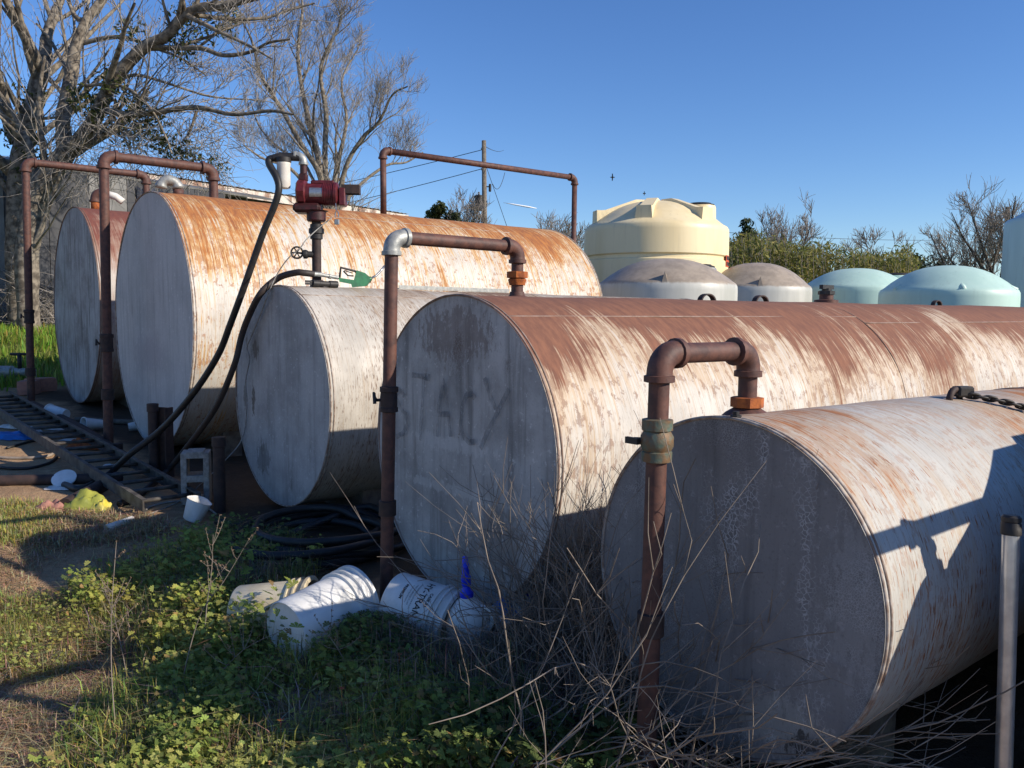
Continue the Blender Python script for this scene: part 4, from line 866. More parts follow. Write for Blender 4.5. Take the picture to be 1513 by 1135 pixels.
bird(952, 286, 15.3, .05, 'tiny dark bird above the cream tank dome')
# ------------------------------------------------------------------ things on the ground
def ladder():
    up = [(0, 583), (34, 598), (102, 638), (148, 663), (191, 687), (247, 724)]; lo = [(0, 594), (34, 618), (92, 660), (148, 695), (197, 725), (240, 752)]
    a0, a1 = G(-12, 584, .10), G(255, 742, .10); d = a1-a0; L = np.linalg.norm(d); d /= L; s = np.cross([0, 0, 1.], d); s /= np.linalg.norm(s)
    t = thing('ladder', 'long dirty metal ladder lying on the ground before the tanks', 'ladder', (a0+a1)/2-np.array([0, 0, .1])); wd = .40
    n = np.cross(d, s)
    for e in (-1, 1):
        o = s*e*wd/2; c = (a0+a1)/2+o
        MB().box(c, (L, .012, .085), ax=(d, s, n)).box(c-s*e*.014+n*.038, (L, .03, .008), ax=(d, s, n)).box(c-s*e*.014-n*.038, (L, .03, .008), ax=(d, s, n)).build('rail', MT['alu'], t)
    k = int(L/.30)
    for i in range(k): c = a0+d*(.2+.30*i); MB().tube([c-s*wd*.49, c+s*wd*.49], .016, 8).build('rung', MT['alu'], t, True)
MT['alu'] = simple('dull_aluminium', (.14, .125, .105), (.055, .048, .042), 10, .6, .2, .2)
ladder()
def ground_pipe(name, label, pts, r, mat, parts=(), cat='pipe', group=None, smooth=True, k=5):
    P = spline([G(x, y, r*.8) for x, y in pts], k) if len(pts) > 2 else [G(x, y, r*.8) for x, y in pts]
    return tag(MB().tube(P, r, 12).build(name, MT[mat], None, auto=50), label, cat, group)
ground_pipe('scrap_pipe', 'dark scrap pipe lying straight on the soil left of the ladder foot', [(-40, 712), (35, 710), (166, 707)], .045, 'rust_dark')
ground_pipe('scrap_pipe', 'thick rusty scrap pipe propped across the ladder foot', [(96, 747), (173, 706)], .052, 'rust_dark')
ground_pipe('scrap_pipe', 'scrap pipe lying alongside the far rail of the ladder', [(48, 598), (120, 634), (196, 684)], .05, 'rust_dark')
ground_pipe('pvc_pipe', 'short broken white plastic pipe on the straw beside the yellow bag', [(158, 781), (196, 768)], .028, 'filter')
ground_pipe('scrap_board', 'narrow dark board lying under the tall tank end', [(112, 620), (215, 625)], .03, 'wood', cat='board')
for lab, pts, r, m in (('pale cord curling over the soil by the cinder block', [(213, 774), (214, 758), (222, 749), (250, 742), (277, 741), (305, 750), (320, 760)], .007, 'concrete'), ('pale garden hose curving over the soil by the blue film', [(-20, 674), (20, 677), (70, 674), (84, 662), (72, 655)], .014, 'dead'),
                       ('thin black hose looping beside the blue film', [(-15, 690), (40, 692), (80, 680), (86, 660), (60, 650), (10, 662)], .013, 'rubber')):
    P = spline([G(x, y, r) for x, y in pts], 6); tag(MB().tube(P, r, 8).build('loose_hose', MT[m], None, True), lab, 'hose')
def stub(label, px, y0, y1, r, kind='pipe'):
    b = G(px, y1); top = b+np.array([0, 0, 1.])*((y1-y0)/F*np.dot(b-O, FW)); t = thing('pipe_stub', label, 'post', b, 'standing pipe stubs')
    if kind == 'pipe':
        MB().tube([b-np.array([0, 0, .1]), top], r, 14).build('stub_pipe', MT['rust_dark'], t, auto=50); MB().lathe([(r, -.07), (r*1.18, -.065), (r*1.18, 0), (r*.8, .003)], top, n=14).build('collar', MT['rust_dark'], t, auto=40)
    else:
        h = top[2]-b[2]+.1; MB().box((b+top)/2, (.012, .10, h), .5).box((b+top)/2+np.array([.03, -.05, 0]), (.09, .012, h), .5).build('angle_iron', MT['rust_dark'], t)
stub('round dark pipe stub standing before the tall tank end', 228, 596, 704, .04); stub('dark angle iron standing before the tall tank end', 243, 610, 704, .05, 'angle'); stub('dark pipe stub standing beside the cinder block', 325, 645, 756, .042); stub('short dark pipe stub near the tall rusty pipe foot', 175, 655, 678, .035)
def cinder():
    b = G(291, 742); t = thing('cinder_block', 'grey hollow cinder block standing on end', 'block', b); a = tR*.93+np.array([FW[0], FW[1], 0])*.25; a[2] = 0; a /= np.linalg.norm(a); n = np.cross([0, 0, 1.], a); A = (a, n, np.array([0, 0, 1.])); h = .39; w_ = .19; d = .19; m = MB()
    P = lambda x, y, z: b+a*x+n*y+np.array([0, 0, z])
    m.box(P(-w_/2+.016, 0, h/2), (.042, d, h), ax=A, bev=.004).box(P(w_/2-.016, 0, h/2), (.042, d, h), ax=A, bev=.004)
    for z in (.016, h/2, h-.016): m.box(P(0, 0, z), (w_-.066, d, .05), ax=A, bev=.003)
    o = m.build('block_shell', MT['concrete'], t)
cinder()
def pail_prof(L, r0, r1, fl=1.):
    return [(r0*.2, .012), (r0*.94, .012), (r0*.97, 0), (r0, .006), (r0+(r1-r0)*.5, L*.5), (r0+(r1-r0)*.74, L*.74), (r1*1.045, L*.745), (r1*1.05, L*.765), (r1*.975, L*.765), (r1*.985, L*.83), (r1*1.065, L*.835), (r1*1.07, L*.855), (r1*.99, L*.855), (r1*.995, L*.94), (r1*1.09, L*.945), (r1*1.10, L*.985), (r1*1.02, L), (r1*.95, L), (r1*.93, L*.96), (r1*.9, L*.9), (r0*.93, .03), (r0*.2, .028)]
def pail(label, bpx, rpx, zb, zr, mat, L=.37, r0=.130, r1=.148, name='plastic_bucket', wob=None, cat='bucket'):
    b = G(*bpx, zb); r = G(*rpx, zr); r[2] = b[2]+zr-zb; ax = r-b; print('pail', label[:20], np.linalg.norm(ax)); ax /= np.linalg.norm(ax)
    t = thing(name, label, cat, (b[0], b[1], gz(b[0], b[1])), 'discarded plastic buckets')
    MB().lathe(pail_prof(L, r0, r1), b, ax, 48, True, wob).build('bucket_shell', MT[mat], t, auto=38)
    return t, b, ax
t, b, ax = pail('clean white plastic bucket lying on its side in the weeds', (422, 934), (512, 884), .14, .17, 'white_pl', L=.41, r0=.138, r1=.158)
# bail wire
hw = np.cross(ax, [0, 0, 1.]); hw /= np.linalg.norm(hw); e = b+ax*.29-hw*.155
MB().tube(spline([b+ax*.30-hw*.10+np.array([0, 0, .115]), b+ax*.20-hw*.14+np.array([0, 0, .08]), b+ax*.24-hw*.165, b+ax*.31-hw*.16]), .003, 6).build('bail_wire', MT['black'], t, True)
pail('grimy translucent bucket lying behind the clean white one', (352, 905), (425, 893), .10, .12, 'yellowed', wob=lambda a, h: .05*math.sin(2*a+1))
t, b, ax = pail('white bucket printed HY-TRAN lying against the blue topped jug', (583, 885), (655, 912), .17, .12, 'white_pl', L=.34)
def wrap_text(s, size, along, ang, parent, b, ax, r0=.130, r1=.148, L=.34, bold=.0):
    """printed line wrapped round a bucket; letters' tops face the rim"""
    cu = bpy.data.curves.new('print', 'FONT'); cu.body = s; cu.size = size; cu.align_x = 'CENTER'; cu.offset = bold; o = bpy.data.objects.new('print', cu); COL.objects.link(o)
    dg = bpy.context.evaluated_depsgraph_get(); me = bpy.data.meshes.new_from_object(o.evaluated_get(dg)); bpy.data.objects.remove(o)
    vdir = np.array([-FW[0], -FW[1], .55]); vdir = vdir-ax*(vdir@ax); vdir /= np.linalg.norm(vdir); sd = np.cross(vdir, ax)
    off = np.array(parent['_loc']); import bmesh
    bm = bmesh.new(); bm.from_mesh(me); bmesh.ops.triangulate(bm, faces=bm.faces); bmesh.ops.subdivide_edges(bm, edges=[e for e in bm.edges if e.calc_length() > .02], cuts=2); bm.to_mesh(me); bm.free()
    for v in me.vertices:
        h = along+v.co.y; r = r0+(r1-r0)*h/L+.0012; a = ang+v.co.x/r
        v.co = Vector(b+ax*h+r*(vdir*math.cos(a)-sd*math.sin(a))-off)
    me.materials.append(MT['ink']); q = bpy.data.objects.new('print', me); COL.objects.link(q); q.parent = parent
for s, z, al in (('HY-TRAN', .046, .175), ('CASE IH', .020, .222), ('PREMIUM', .019, .085), ('TRANSMISSION HYDRAULIC', .011, .150), ('MULTIPURPOSE FLUID', .011, .134), ('FLUIDE DE TRANSMISSION', .008, .12)): wrap_text(s, z, al, -.25, t, b, ax, bold=.0006 if z > .015 else 0)
def jug():
    b = G(694, 960); ax = np.array([-.05, .03, 1.]); t = thing('spouted_jug', 'white round shouldered jug with tall blue spout', 'jug', b)
    k = .93
    MB().lathe([(.075, 0), (.093, .008), (.10, .03), (.101, .13), (.096, .165), (.08, .20), (.05, .227), (.028, .242), (.026, .25)], b, ax, 32).build('bottle', MT['white_pl'], t, auto=50)
    c = b+ax*.245; MB().lathe([(.03, 0), (.031, .02), (.022, .03), (.018, .05), (.022, .055), (.022, .095), (.017, .10), (.016, .135), (.0185, .138), (.017, .15), (.013, .155), (.012, .18), (.008, .185)], c, ax, 18).build('spout', MT['blue_pl'], t, auto=40)
    hd = tR*.9+tF*.3; MB().tube(spline([b+ax*.205+hd*.06, b+ax*.20+hd*.11, b+ax*.15+hd*.125, b+ax*.09+hd*.095]), .012, 8).build('handle', MT['white_pl'], t, True)
    b2 = G(728, 925, .075); a2 = tR*.75+tF*-.5+np.array([0, 0, .42]); a2 /= np.linalg.norm(a2)
    t = thing('labelled_jug', 'white jug with blue label lying beside the spouted jug', 'jug', b2-np.array([0, 0, .07]))
    f = lambda an, h: .14*math.cos(4*an)
    MB().lathe([(.06, 0), (.072, .01), (.074, .03), (.074, .13), (.066, .16), (.04, .185), (.02, .20), (.02, .22)], b2, a2, 32, True, f).build('bottle', MT['white_pl'], t, auto=50)
    MB().lathe([(.0755, .045), (.0755, .11)], b2, a2, 32, False, f).build('label_band', MT['blue_film'], t, True)
    MB().lathe([(.022, .215), (.024, .217), (.024, .24), (.02, .242)], b2, a2, 16).build('cap', MT['blue_pl'], t, auto=40)
jug()
def cup(label, px, py, r, L, ang, mat='white_pl', name='paper_cup'):
    b = G(px, py, r*.95); a = np.array([math.cos(ang), math.sin(ang), .12]); t = thing(name, label, 'cup', b-np.array([0, 0, r]), 'littered cups')
    MB().lathe([(r*.5, .004), (r*.72, 0), (r*.98, L*.95), (r*1.08, L*.95), (r*1.08, L), (r*.93, L), (r*.7, .01), (r*.3, .01)], b, a, 20).build('cup_shell', MT[mat], t, auto=40)
cup('white cup lying beside the far ladder rail', 98, 613, .085, .24, 2.2); cup('white cup lying by the tall rusty pipe foot', 150, 627, .07, .2, 3.4); cup('white cup lying under the tall tank end', 190, 631, .06, .25, -.3)
t = thing('broken_bucket', 'chipped small white pail by the black hose coil', 'bucket', G(284, 770)); MB().lathe([(.06, 0), (.065, .005), (.082, .15), (.085, .15), (.079, .145), (.06, .015)], G(284, 768, .02), (.3, -.2, .9), 24, True, lambda a, h: (.10*math.sin(3*a) if h > .1 else 0)).build('bucket_shell', MT['white_pl'], t, auto=40)
def crumple(name, label, px, py, sx, sy, h, mat, seed, cat, group=None):
    c = G(px, py); N = 14; V = []; Fc = []
    for i in range(N+1):
        for j in range(N+1):
            x, y = 2*i/N-1, 2*j/N-1; q = max(0, 1-x*x)*max(0, 1-y*y); nz = mnoise.noise((x*2.3+seed, y*2.3, seed)); n2 = mnoise.noise((x*6+seed, y*6, 3)); k = 1+.25*mnoise.noise((x*1.5, y*1.5+seed, 9))
            p = c+tR*x*sx*k-tF*y*sy*k; z = gz(p[0], p[1])+.006+h*q**.5*(.65+.6*nz)+.25*h*abs(n2); V.append((p[0], p[1], z))
    Fc = [(i*(N+1)+j, (i+1)*(N+1)+j, (i+1)*(N+1)+j+1, i*(N+1)+j+1) for i in range(N) for j in range(N)]
    return tag(MB().add(V, Fc).build(name, MT[mat], None, True), label, cat, group)
MT['olive'] = simple('olive_film', (.36, .36, .06), (.22, .24, .05), 9, .4)
crumple('plastic_bag', 'crumpled olive bag beside the propped scrap pipe', 130, 752, .14, .12, .14, 'olive', 2, 'bag')
crumple('plastic_bag', 'small bright yellow crumpled bag against the olive bag', 150, 757, .06, .07, .10, 'yellow_film', 4, 'bag')
crumple('plastic_sheet', 'bright blue plastic film on the soil before the ladder', 12, 647, .26, .14, .06, 'blue_film', 5, 'film')
crumple('plastic_sheet', 'torn white plastic scrap next to the blue film', 42, 641, .10, .12, .07, 'white_pl', 6, 'film'); crumple('plastic_sheet', 'small white scrap beyond the blue film', 20, 632, .12, .1, .05, 'filter', 8, 'film')
crumple('paper_scrap', 'flat white paper scrap under the lying scrap pipe', 91, 722, .12, .07, .015, 'filter', 7, 'paper'); crumple('paper_scrap', 'white flat scrap lying between the ladder rungs', 81, 635, .1, .06, .02, 'filter', 12, 'paper'); crumple('paper_scrap', 'small white scrap between rungs near the rusty plate', 103, 651, .08, .05, .02, 'filter', 14, 'paper'); crumple('paper_scrap', 'white scrap between the rungs near the ladder foot', 163, 690, .07, .05, .02, 'filter', 15, 'paper')
b = G(95, 708, .05); t = thing('container_top', 'round white plastic lid leaning on the lying scrap pipe', 'lid', b-np.array([0, 0, .05])); MB().lathe([(.02, .0), (.085, 0), (.092, .004), (.092, .014), (.08, .016)], b, (-.3, -.5, .8), 28).build('lid_disc', MT['white_pl'], t, auto=40)
crumple('rusty_plate', 'bent rusty metal plate lying across the ladder rungs', 124, 664, .16, .06, .12, 'rust_orange', 9, 'plate'); crumple('clay_lump', 'reddish brown broken clay piece by the scrap pipe end', 76, 756, .12, .06, .08, 'brick', 10, 'rubble')
for i, (x, y, rz) in enumerate(((60, 578, .3), (44, 582, 1.1))):
    c = G(x, y); tag(rough_box((c[0], c[1], c[2]+.09), (.36, .2, .19), 8+i, .01, rz, 4).build('pink_brick', MT['brick'], None, True), ('weathered pink block beside the foot of the brown tank pipe', 'pink block lying behind the ladder, next to the tee handled valve')[i], 'block', 'pink blocks')
c = G(30, 566); t = thing('ground_valve', 'grey valve with tee handle on a low pipe by the grass', 'valve', c)
MB().tube([c+tR*-1.1+np.array([0, 0, .16]), c+np.array([0, 0, .16]), c+tR*.10+np.array([0, 0, .16])], .06, 12).lathe([(.06, -.1), (.09, -.09), (.09, .09), (.06, .1)], c+np.array([0, 0, .16])-tR*.2, tR, 14).lathe([(.06, -.1), (.09, -.09), (.09, .09), (.06, .1)], c+np.array([0, 0, .16])-tR*.55, tR, 14).build('pipe_body', MT['galv'], t, auto=40)
MB().tube([c+np.array([0, 0, .2]), c+np.array([0, 0, .42])], .03, 10).tube([c+np.array([0, 0, .42])-tR*.13, c+np.array([0, 0, .42])+tR*.13], .02, 8).build('tee_handle', MT['black'], t, True)
MB().tube([c+tR*.16+np.array([0, 0, -.05]), c+tR*.16+np.array([0, 0, .2])], .07, 12).build('elbow_leg', MT['galv'], t, True)
# coiled black hose before the STACY tank
def coil():
    c = G(470, 806); rnd = random.Random(4); P = []
    for k in range(90):
        a = k*.36; r = .42+.09*math.sin(k*.23)+.05*math.sin(k*.61); P.append(c+np.array([math.cos(a)*r*1.15, math.sin(a)*r, 0])+np.array([0, 0, .03+.035*(k//18)*.8+.015*math.sin(k*.7)]))
    for p in P: p[2] += gz(p[0], p[1])-gz(c[0], c[1])
    P += [G(400, 800, .03), G(372, 792, .03), G(345, 800, .03)]
    tag(MB().tube(spline(P, 3), .026, 9).build('hose_coil', MT['rubber'], None, True), 'coiled black hose lying before the STACY tank', 'hose')
    P = [G(x, y, .03) for x, y in ((320, 770), (350, 775), (385, 766), (420, 775), (410, 790), (370, 785), (335, 795))]; tag(MB().tube(spline(P, 6), .024, 9).build('loose_hose', MT['rubber'], None, True), 'short black hose loop on the soil below the dusty white tank', 'hose')
coil()
# ------------------------------------------------------------------ weeds
EXC = [(*G(455, 945)[:2], .20), (*G(500, 925)[:2], .20), (*G(620, 930)[:2], .16), (*G(694, 968)[:2], .20), (*G(735, 935)[:2], .13), (*G(470, 975)[:2], .10)]
def inpoly(p, poly):
    c = False; j = len(poly)-1
    for i in range(len(poly)):
        if (poly[i][1] > p[1]) != (poly[j][1] > p[1]) and p[0] < (poly[j][0]-poly[i][0])*(p[1]-poly[i][1])/(poly[j][1]-poly[i][1])+poly[i][0]: c = not c
        j = i
    return c
def gp(pts): return [tuple(G(x, y)[:2]) for x, y in pts]
def scatter(rnd, poly, n, clump=0., seed=0):
    xs = [p[0] for p in poly]; ys = [p[1] for p in poly]; out = []; tr = 0
    while len(out) < n and tr < n*60:
        tr += 1; p = (rnd.uniform(min(xs), max(xs)), rnd.uniform(min(ys), max(ys)))
        if not inpoly(p, poly): continue
        if clump and mnoise.noise((p[0]*2.6+seed, p[1]*2.6, seed)) < rnd.uniform(-1, 1)*.35+clump-.5: continue
        if p[0] > 2.12 and abs(p[1]-1.57) < .35: continue
        if any(math.hypot(p[0]-e[0], p[1]-e[1]) < e[2] for e in EXC): continue
        out.append(p)
    return out
def palmate(rnd, pts, hmin, hmax, size, cols, V, Fc, C, per=5, SV=None, SF=None):
    """plants of lobed geranium-like leaves on thin stalks"""
    lob = []
    for k in range(5):
        a = (k-2)*.62
        for da, r in ((-.27, .80), (0, 1.), (.27, .80)): lob.append((a+da, r*(1-.10*abs(k-2))))
    for x, y in pts:
        z0 = gz(x, y); k = 1+.6*mnoise.noise((x*1.7, y*1.7, 2)); ct = cols[min(len(cols)-1, max(0, int((mnoise.noise((x*1.3, y*1.3, 8))*.9+.5+rnd.uniform(-.25, .25))*len(cols))))]
        for _ in range(per):
            h = rnd.uniform(hmin, hmax)*k; a = rnd.random()*6.28; rr = rnd.uniform(.01, .07); c = np.array([x+rr*math.cos(a), y+rr*math.sin(a), z0+h])
            nrm = np.array([rnd.gauss(0, .45)+.25, rnd.gauss(0, .45)-.25, 1.]); nrm /= np.linalg.norm(nrm); e1 = np.cross(nrm, [rnd.gauss(0, 1), rnd.gauss(0, 1), .01]); e1 /= np.linalg.norm(e1); e2 = np.cross(nrm, e1); s = size*rnd.uniform(.4, 1.35); b = len(V); V.append(c)
            cb = rnd.uniform(.65, 1.3); cc = [q*cb*rnd.uniform(.9, 1.1) for q in (ct if rnd.random() > .07 else (.36, .24, .09))]; C.append(cc)
            for i, (an, r) in enumerate(lob): V.append(c+s*r*(e1*math.cos(an)+e2*math.sin(an))+nrm*s*(.12*r-.10*r*r)); C.append(cc)
            for q in range(5): i = b+1+q*3; Fc += [(b, i, i+1), (b, i+1, i+2)]
            b = len(V); V += [np.array([x, y, z0]), np.array([x+.003, y+.002, z0]), c]; C += [cc]*3; Fc.append((b, b+1, b+2))
def blades(rnd, pts, hmin, hmax, wd, cols, V, Fc, C, lean=.5, per=4, spread=.04):
    for x, y in pts:
        z0 = gz(x, y)
        for _ in range(per):
            bx, by = x+rnd.gauss(0, spread), y+rnd.gauss(0, spread); h = rnd.uniform(hmin, hmax); a = rnd.random()*6.28; ln = abs(rnd.gauss(0, lean)); d = np.array([math.cos(a), math.sin(a), 0]); s = np.array([-d[1], d[0], 0])*wd*rnd.uniform(.6, 1.3)
            p0 = np.array([bx, by, z0-.01]); p1 = p0+d*h*ln*.35+np.array([0, 0, h*.6]); p2 = p0+d*h*ln+np.array([0, 0, h*(1-.35*min(1, ln))]); b = len(V); cc = [q*rnd.uniform(.7, 1.25) for q in cols[rnd.randrange(len(cols))]]
            V += [p0-s, p0+s, p1+s*.75, p1-s*.75, p2]; C += [cc]*5; Fc += [(b, b+1, b+2), (b, b+2, b+3), (b+3, b+2, b+4)]
GR = [(.11, .15, .045), (.18, .235, .06), (.29, .34, .075), (.40, .42, .12)]
YG = [(.36, .36, .08), (.45, .40, .11), (.50, .42, .17), (.28, .28, .07)]
ST = [(.46, .35, .20), (.36, .26, .15), (.52, .41, .25), (.27, .19, .11)]
DG = [(.21, .17, .13), (.15, .12, .09), (.26, .21, .16), (.10, .08, .062)]
def weeds():
    rnd = random.Random(9)
    low = gp([(60, 1190), (140, 1040), (230, 1000), (330, 960), (380, 905), (470, 960), (560, 930), (660, 950), (760, 1010), (800, 1100), (760, 1190)])
    V, Fc, C = [], [], []; palmate(rnd, scatter(rnd, low, 900, .55, 1), .03, .15, .021, GR, V, Fc, C, 16)
    mid = gp([(90, 905), (190, 850), (320, 800), (400, 800), (480, 830), (420, 880), (330, 905), (330, 960), (230, 1000), (140, 960)])
    palmate(rnd, scatter(rnd, mid, 330, .55, 2), .04, .17, .021, GR[:3]+[YG[0]], V, Fc, C, 16)
    lft = gp([(-80, 900), (100, 895), (170, 930), (100, 1000), (-80, 1010)]); palmate(rnd, scatter(rnd, lft, 260, .4, 3), .02, .09, .014, [GR[2], GR[3]]+YG[:2], V, Fc, C, 7); sm = gp([(120, 1190), (200, 900), (420, 880), (640, 960), (700, 1190)]); palmate(rnd, scatter(rnd, sm, 500, .5, 31), .02, .09, .016, GR[1:]+YG[:2], V, Fc, C, 12); one = [tuple(G(x, y)[:2]) for x, y in ((345, 880), (352, 886), (358, 882), (430, 1000), (405, 960), (418, 955), (395, 975))]; palmate(rnd, one, .10, .22, .034, GR[2:], V, Fc, C, 9)
    fr = gp([(680, 1000), (830, 1040), (1000, 1120), (960, 1200), (700, 1200)]); palmate(rnd, scatter(rnd, fr, 130, .5, 4), .05, .15, .03, GR[:2], V, Fc, C, 8)
    tag(soup('wild_geranium', V, Fc, MT['leaf'], None, np.array(C), 'stuff'), 'low green lobed leaf weeds covering the foreground', 'weeds')
    V, Fc, C = [], [], []
    blades(rnd, scatter(rnd, low, 1300, .45, 5), .05, .20, .0026, GR+YG[:2], V, Fc, C, .6, 5); blades(rnd, scatter(rnd, mid, 1500, .45, 6), .04, .18, .0025, GR+YG, V, Fc, C, .7, 6)
    blades(rnd, scatter(rnd, lft, 2300, .45, 7), .03, .12, .0024, YG+GR[2:]+ST[:1], V, Fc, C, .8, 6)
    st = gp([(-80, 742), (60, 745), (95, 765), (60, 800), (-80, 812)]); blades(rnd, scatter(rnd, st, 1300, .4, 8), .03, .09, .0035, [GR[3], YG[0], YG[1], YG[2], ST[0]], V, Fc, C, .8, 6)
    tag(soup('short_grass', V, Fc, MT['leaf'], None, np.array(C), 'stuff'), 'short green and yellow grass among the foreground weeds', 'grass')
    V, Fc, C = [], [], []
    far = [(-9, 13.4), (2.2, 13.2), (8, 14.2), (10, 22), (6, 30), (-16, 30)]; blades(rnd, scatter(rnd, far, 12000, .3, 9), .10, .30, .013, [(.20, .31, .04), (.26, .35, .05), (.15, .24, .03), (.30, .34, .08)], V, Fc, C, .5, 6, .15)
    tag(soup('tall_grass', V, Fc, MT['leaf'], None, np.array(C), 'stuff'), 'bright sunlit grass strip behind the brown tank', 'grass')
    V, Fc, C = [], [], []
    dry = gp([(545, 985), (640, 930), (760, 925), (870, 950), (1000, 1000), (1180, 1090), (1260, 1180), (1000, 1220), (760, 1130), (640, 1020)])
    blades(rnd, scatter(rnd, dry, 1700, .40, 10), .06, .26, .0026, DG+ST[1:2], V, Fc, C, 1.0, 6)
    blades(rnd, scatter(rnd, low, 900, .45, 21), .04, .20, .0022, ST+DG, V, Fc, C, 1.3, 5); blades(rnd, scatter(rnd, mid, 900, .45, 22), .04, .22, .0022, ST+DG, V, Fc, C, 1.2, 5); blades(rnd, scatter(rnd, lft, 900, .45, 23), .03, .14, .0022, ST, V, Fc, C, 1.3, 5)
    pth = gp([(-80, 810), (120, 800), (320, 790), (300, 850), (120, 890), (-80, 900)]); blades(rnd, scatter(rnd, pth, 1500, .45, 11), .02, .06, .0022, ST, V, Fc, C, 2.2, 4)
    pt2 = gp([(-80, 1000), (110, 985), (190, 985), (150, 1040), (70, 1190), (-80, 1190)]); blades(rnd, scatter(rnd, pt2, 1700, .4, 12), .02, .08, .0022, ST, V, Fc, C, 2.2, 5)
    pt3 = gp([(80, 745), (200, 762), (290, 790), (120, 805), (40, 808)]); blades(rnd, scatter(rnd, pt3, 900, .35, 13), .03, .09, .003, ST, V, Fc, C, 1.8, 5)
    tag(soup('dry_grass', V, Fc, MT['straw'], None, np.array(C), 'stuff'), 'dead tan grass and straw littering the ground', 'grass')
weeds()
def stem_bundle(rnd, bases, hmin, hmax, dirs, r, twig=4, bud=False, wig=.13):
    T = []; B = []
    for b in bases:
        b = np.array([b[0], b[1], gz(*b[:2])-.02]); h = rnd.uniform(hmin, hmax); cur = np.array(dirs)+np.array([rnd.gauss(0, .38), rnd.gauss(0, .38), rnd.gauss(0, .15)]); cur /= np.linalg.norm(cur); p = [b]; n = 11; bend = np.array([rnd.gauss(0, .07), rnd.gauss(-.03, .08), rnd.gauss(-.015, .06)])
        for j in range(n): cur = cur+bend+np.array([rnd.gauss(0, wig), rnd.gauss(0, wig), rnd.gauss(.0, wig)]); cur /= np.linalg.norm(cur); p.append(p[-1]+cur*h/n); p[-1][2] = max(p[-1][2], gz(p[-1][0], p[-1][1])+.01)
        rr = r*rnd.uniform(.6, 1.3); T.append((p, rr, rr*.4))
        for k in range(twig):
            i = rnd.randrange(3, n); q = p[i]; cc = (p[i]-p[i-1])/np.linalg.norm(p[i]-p[i-1])+np.array([rnd.gauss(0, .6), rnd.gauss(0, .6), rnd.gauss(.15, .3)]); cc /= np.linalg.norm(cc); ln = h*rnd.uniform(.10, .32); qq = [q, q+cc*ln*.5, q+cc*ln+np.array([rnd.gauss(0, .02), rnd.gauss(0, .02), .03])]; T.append((qq, rr*.5, rr*.22)); B += [qq[1], qq[2], (qq[1]+qq[2])/2]
        B += p[-3:]
    return T, B
def dead_brush(label, px, n, hmin, hmax, dirs, seed, r=.0034, sp=(.2, .15), group='dead weed clumps', twig=3):
    rnd = random.Random(seed); c = G(*px); bs = [(c[0]+rnd.gauss(0, sp[0]), c[1]+rnd.gauss(0, sp[1])) for _ in range(n)]; T, B = stem_bundle(rnd, bs, hmin, hmax, dirs, r, twig); V, Fc = tube_arr(T, 4)
    t = thing('dead_brush', label, 'weeds', c, group); soup('stems', V, Fc, MT['dead'], t)
dead_brush('tall dense dead stalks between the crackled tank and the STACY tank', (868, 990), 560, .4, 1.0, (.10, -.05, 1.), 1, .0030, (.17, .15))
dead_brush('dead stalks leaning across the crackled tank end', (900, 1090), 120, .5, 1.2, (.02, -.5, .85), 2, .0034, (.20, .13))
dead_brush('low sprawling dead branches under the crackled tank end', (985, 1150), 60, .5, 1.15, (.03, -.75, .55), 3, .0036, (.16, .1))
dead_brush('upright dead stalks before the short valve pipe', (960, 1060), 90, .5, 1.1, (.10, -.15, 1.), 4, .0034, (.18, .12))
dead_brush('few thin dead stalks standing before the STACY tank end', (772, 962), 9, .35, .75, (.12, .05, 1.), 5, .0024, (.22, .12))
dead_brush('bent straw stalks lit beside the foreground weeds', (800, 1090), 26, .25, .55, (.5, .1, .6), 6, .003, (.12, .1))
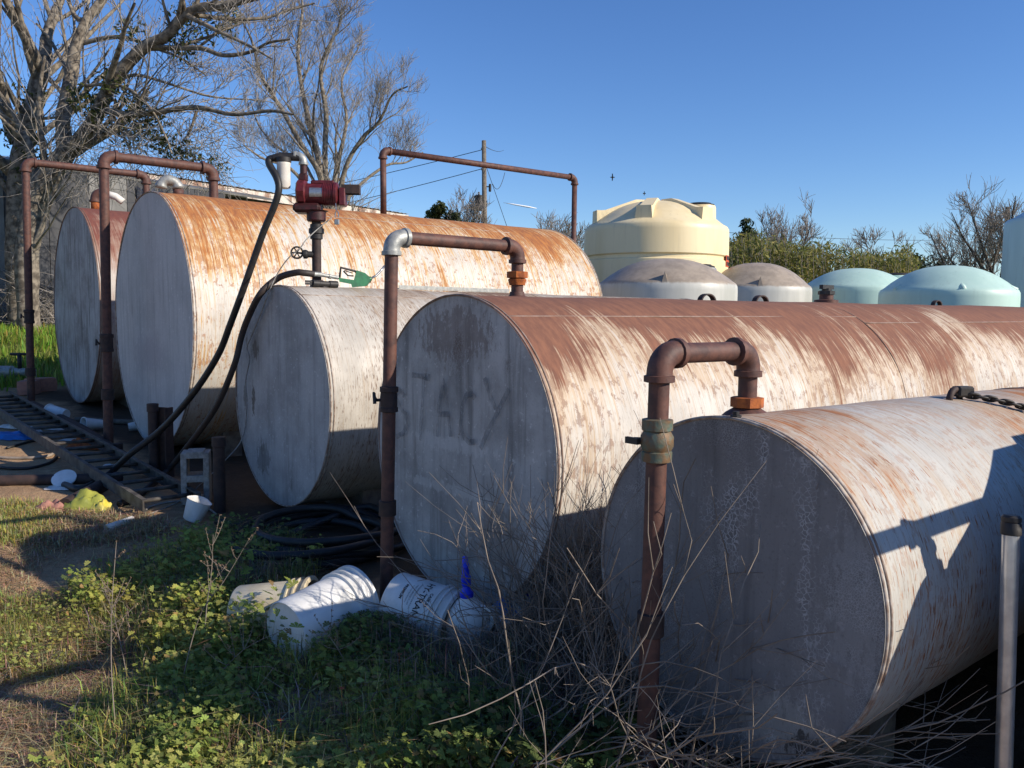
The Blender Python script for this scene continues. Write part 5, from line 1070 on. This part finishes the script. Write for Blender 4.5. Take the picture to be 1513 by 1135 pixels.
def dry_weed(label, pts, seed, r=.0028, D_=None):
    rnd = random.Random(seed); b = G(*pts[0]); dd = float(np.dot(b-O, FW)); P = [b-np.array([0, 0, .02])]+[PD(x, y, dd) for x, y in pts[1:]]; T = [(spline(P, 4), r, r*.4)]; B = []
    Q = T[0][0]
    for k in range(9):
        i = rnd.randrange(len(Q)//2, len(Q)-1); cc = np.array([rnd.gauss(0, .6), rnd.gauss(0, .6), rnd.uniform(.2, .9)]); cc /= np.linalg.norm(cc); ln = rnd.uniform(.04, .13); q = [Q[i], Q[i]+cc*ln*.5, Q[i]+cc*ln+np.array([0, 0, .02])]; T.append((q, r*.5, r*.3)); B += [q[0]+(q[2]-q[0])*u for u in (.4, .6, .8, 1.)]
    B += [q for q in Q[len(Q)*2//3:]]
    t = thing('dry_weed', label, 'weed', b, 'dry weed stalks'); V, Fc = tube_arr(T, 4); soup('stem', V, Fc, MT['dead'], t)
    V, Fq, C = leaves(rnd, [(p, .006) for p in B], 3, .006, [(.28, .19, .12), (.2, .14, .09)]); soup('seed_heads', V, Fq, MT['straw'], t, C, 'stuff')
DW = 'thin dry weed stalk with seed heads in the green weeds'
dry_weed('tall straight dry weed stalk with seed heads by the grass tuft', [(174, 1105), (165, 1000), (165, 900), (172, 800)], 1); dry_weed('dry weed leaning towards the grimy bucket, seed heads at its tip', [(262, 1040), (280, 960), (300, 900), (330, 860), (372, 790)], 2); dry_weed('short dry weed stalk leaning towards the bare soil', [(190, 1010), (180, 960), (165, 900), (150, 870)], 3)
dry_weed('long thin dry stalk leaning before the white buckets', [(240, 1060), (310, 1010), (360, 960), (420, 930)], 4); dry_weed('upright dry weed stalk before the black hose coil', [(300, 980), (305, 900), (312, 850), (315, 790)], 5); dry_weed('grey dry stick leaning in the shaded green weeds', [(530, 1012), (500, 960), (475, 925)], 6)
rnd = random.Random(3); V, Fc, C = [], [], []; c = G(165, 885); blades(rnd, [(c[0], c[1])], .16, .34, .006, [(.10, .17, .02), (.15, .22, .04)], V, Fc, C, .7, 16, .02)
tag(soup('grass_tuft', V, Fc, MT['leaf'], None, np.array(C)), 'tuft of broad green grass blades at the edge of the bare soil', 'grass')
for i, (x, y) in enumerate(((590, 968), (505, 1018), (415, 1065))):
    c = G(x, y, .13); mb = MB()
    for k in range(5): a = k*1.257; d = np.array([math.cos(a), math.sin(a), .35]); mb.add([c, c+d*.007+np.array([-d[1], d[0], 0])*.004, c+d*.014, c+d*.007-np.array([-d[1], d[0], 0])*.004], [(0, 1, 2, 3)])
    mb.tube([c-np.array([0, 0, .14]), c], .0012, 4); tag(mb.build('red_leaf', simple('red_leaf', (.5, .07, .03), (.4, .1, .03), 9, .6)), 'small red leaf cluster among the low green weeds', 'leaf', 'red leaves in the weeds')
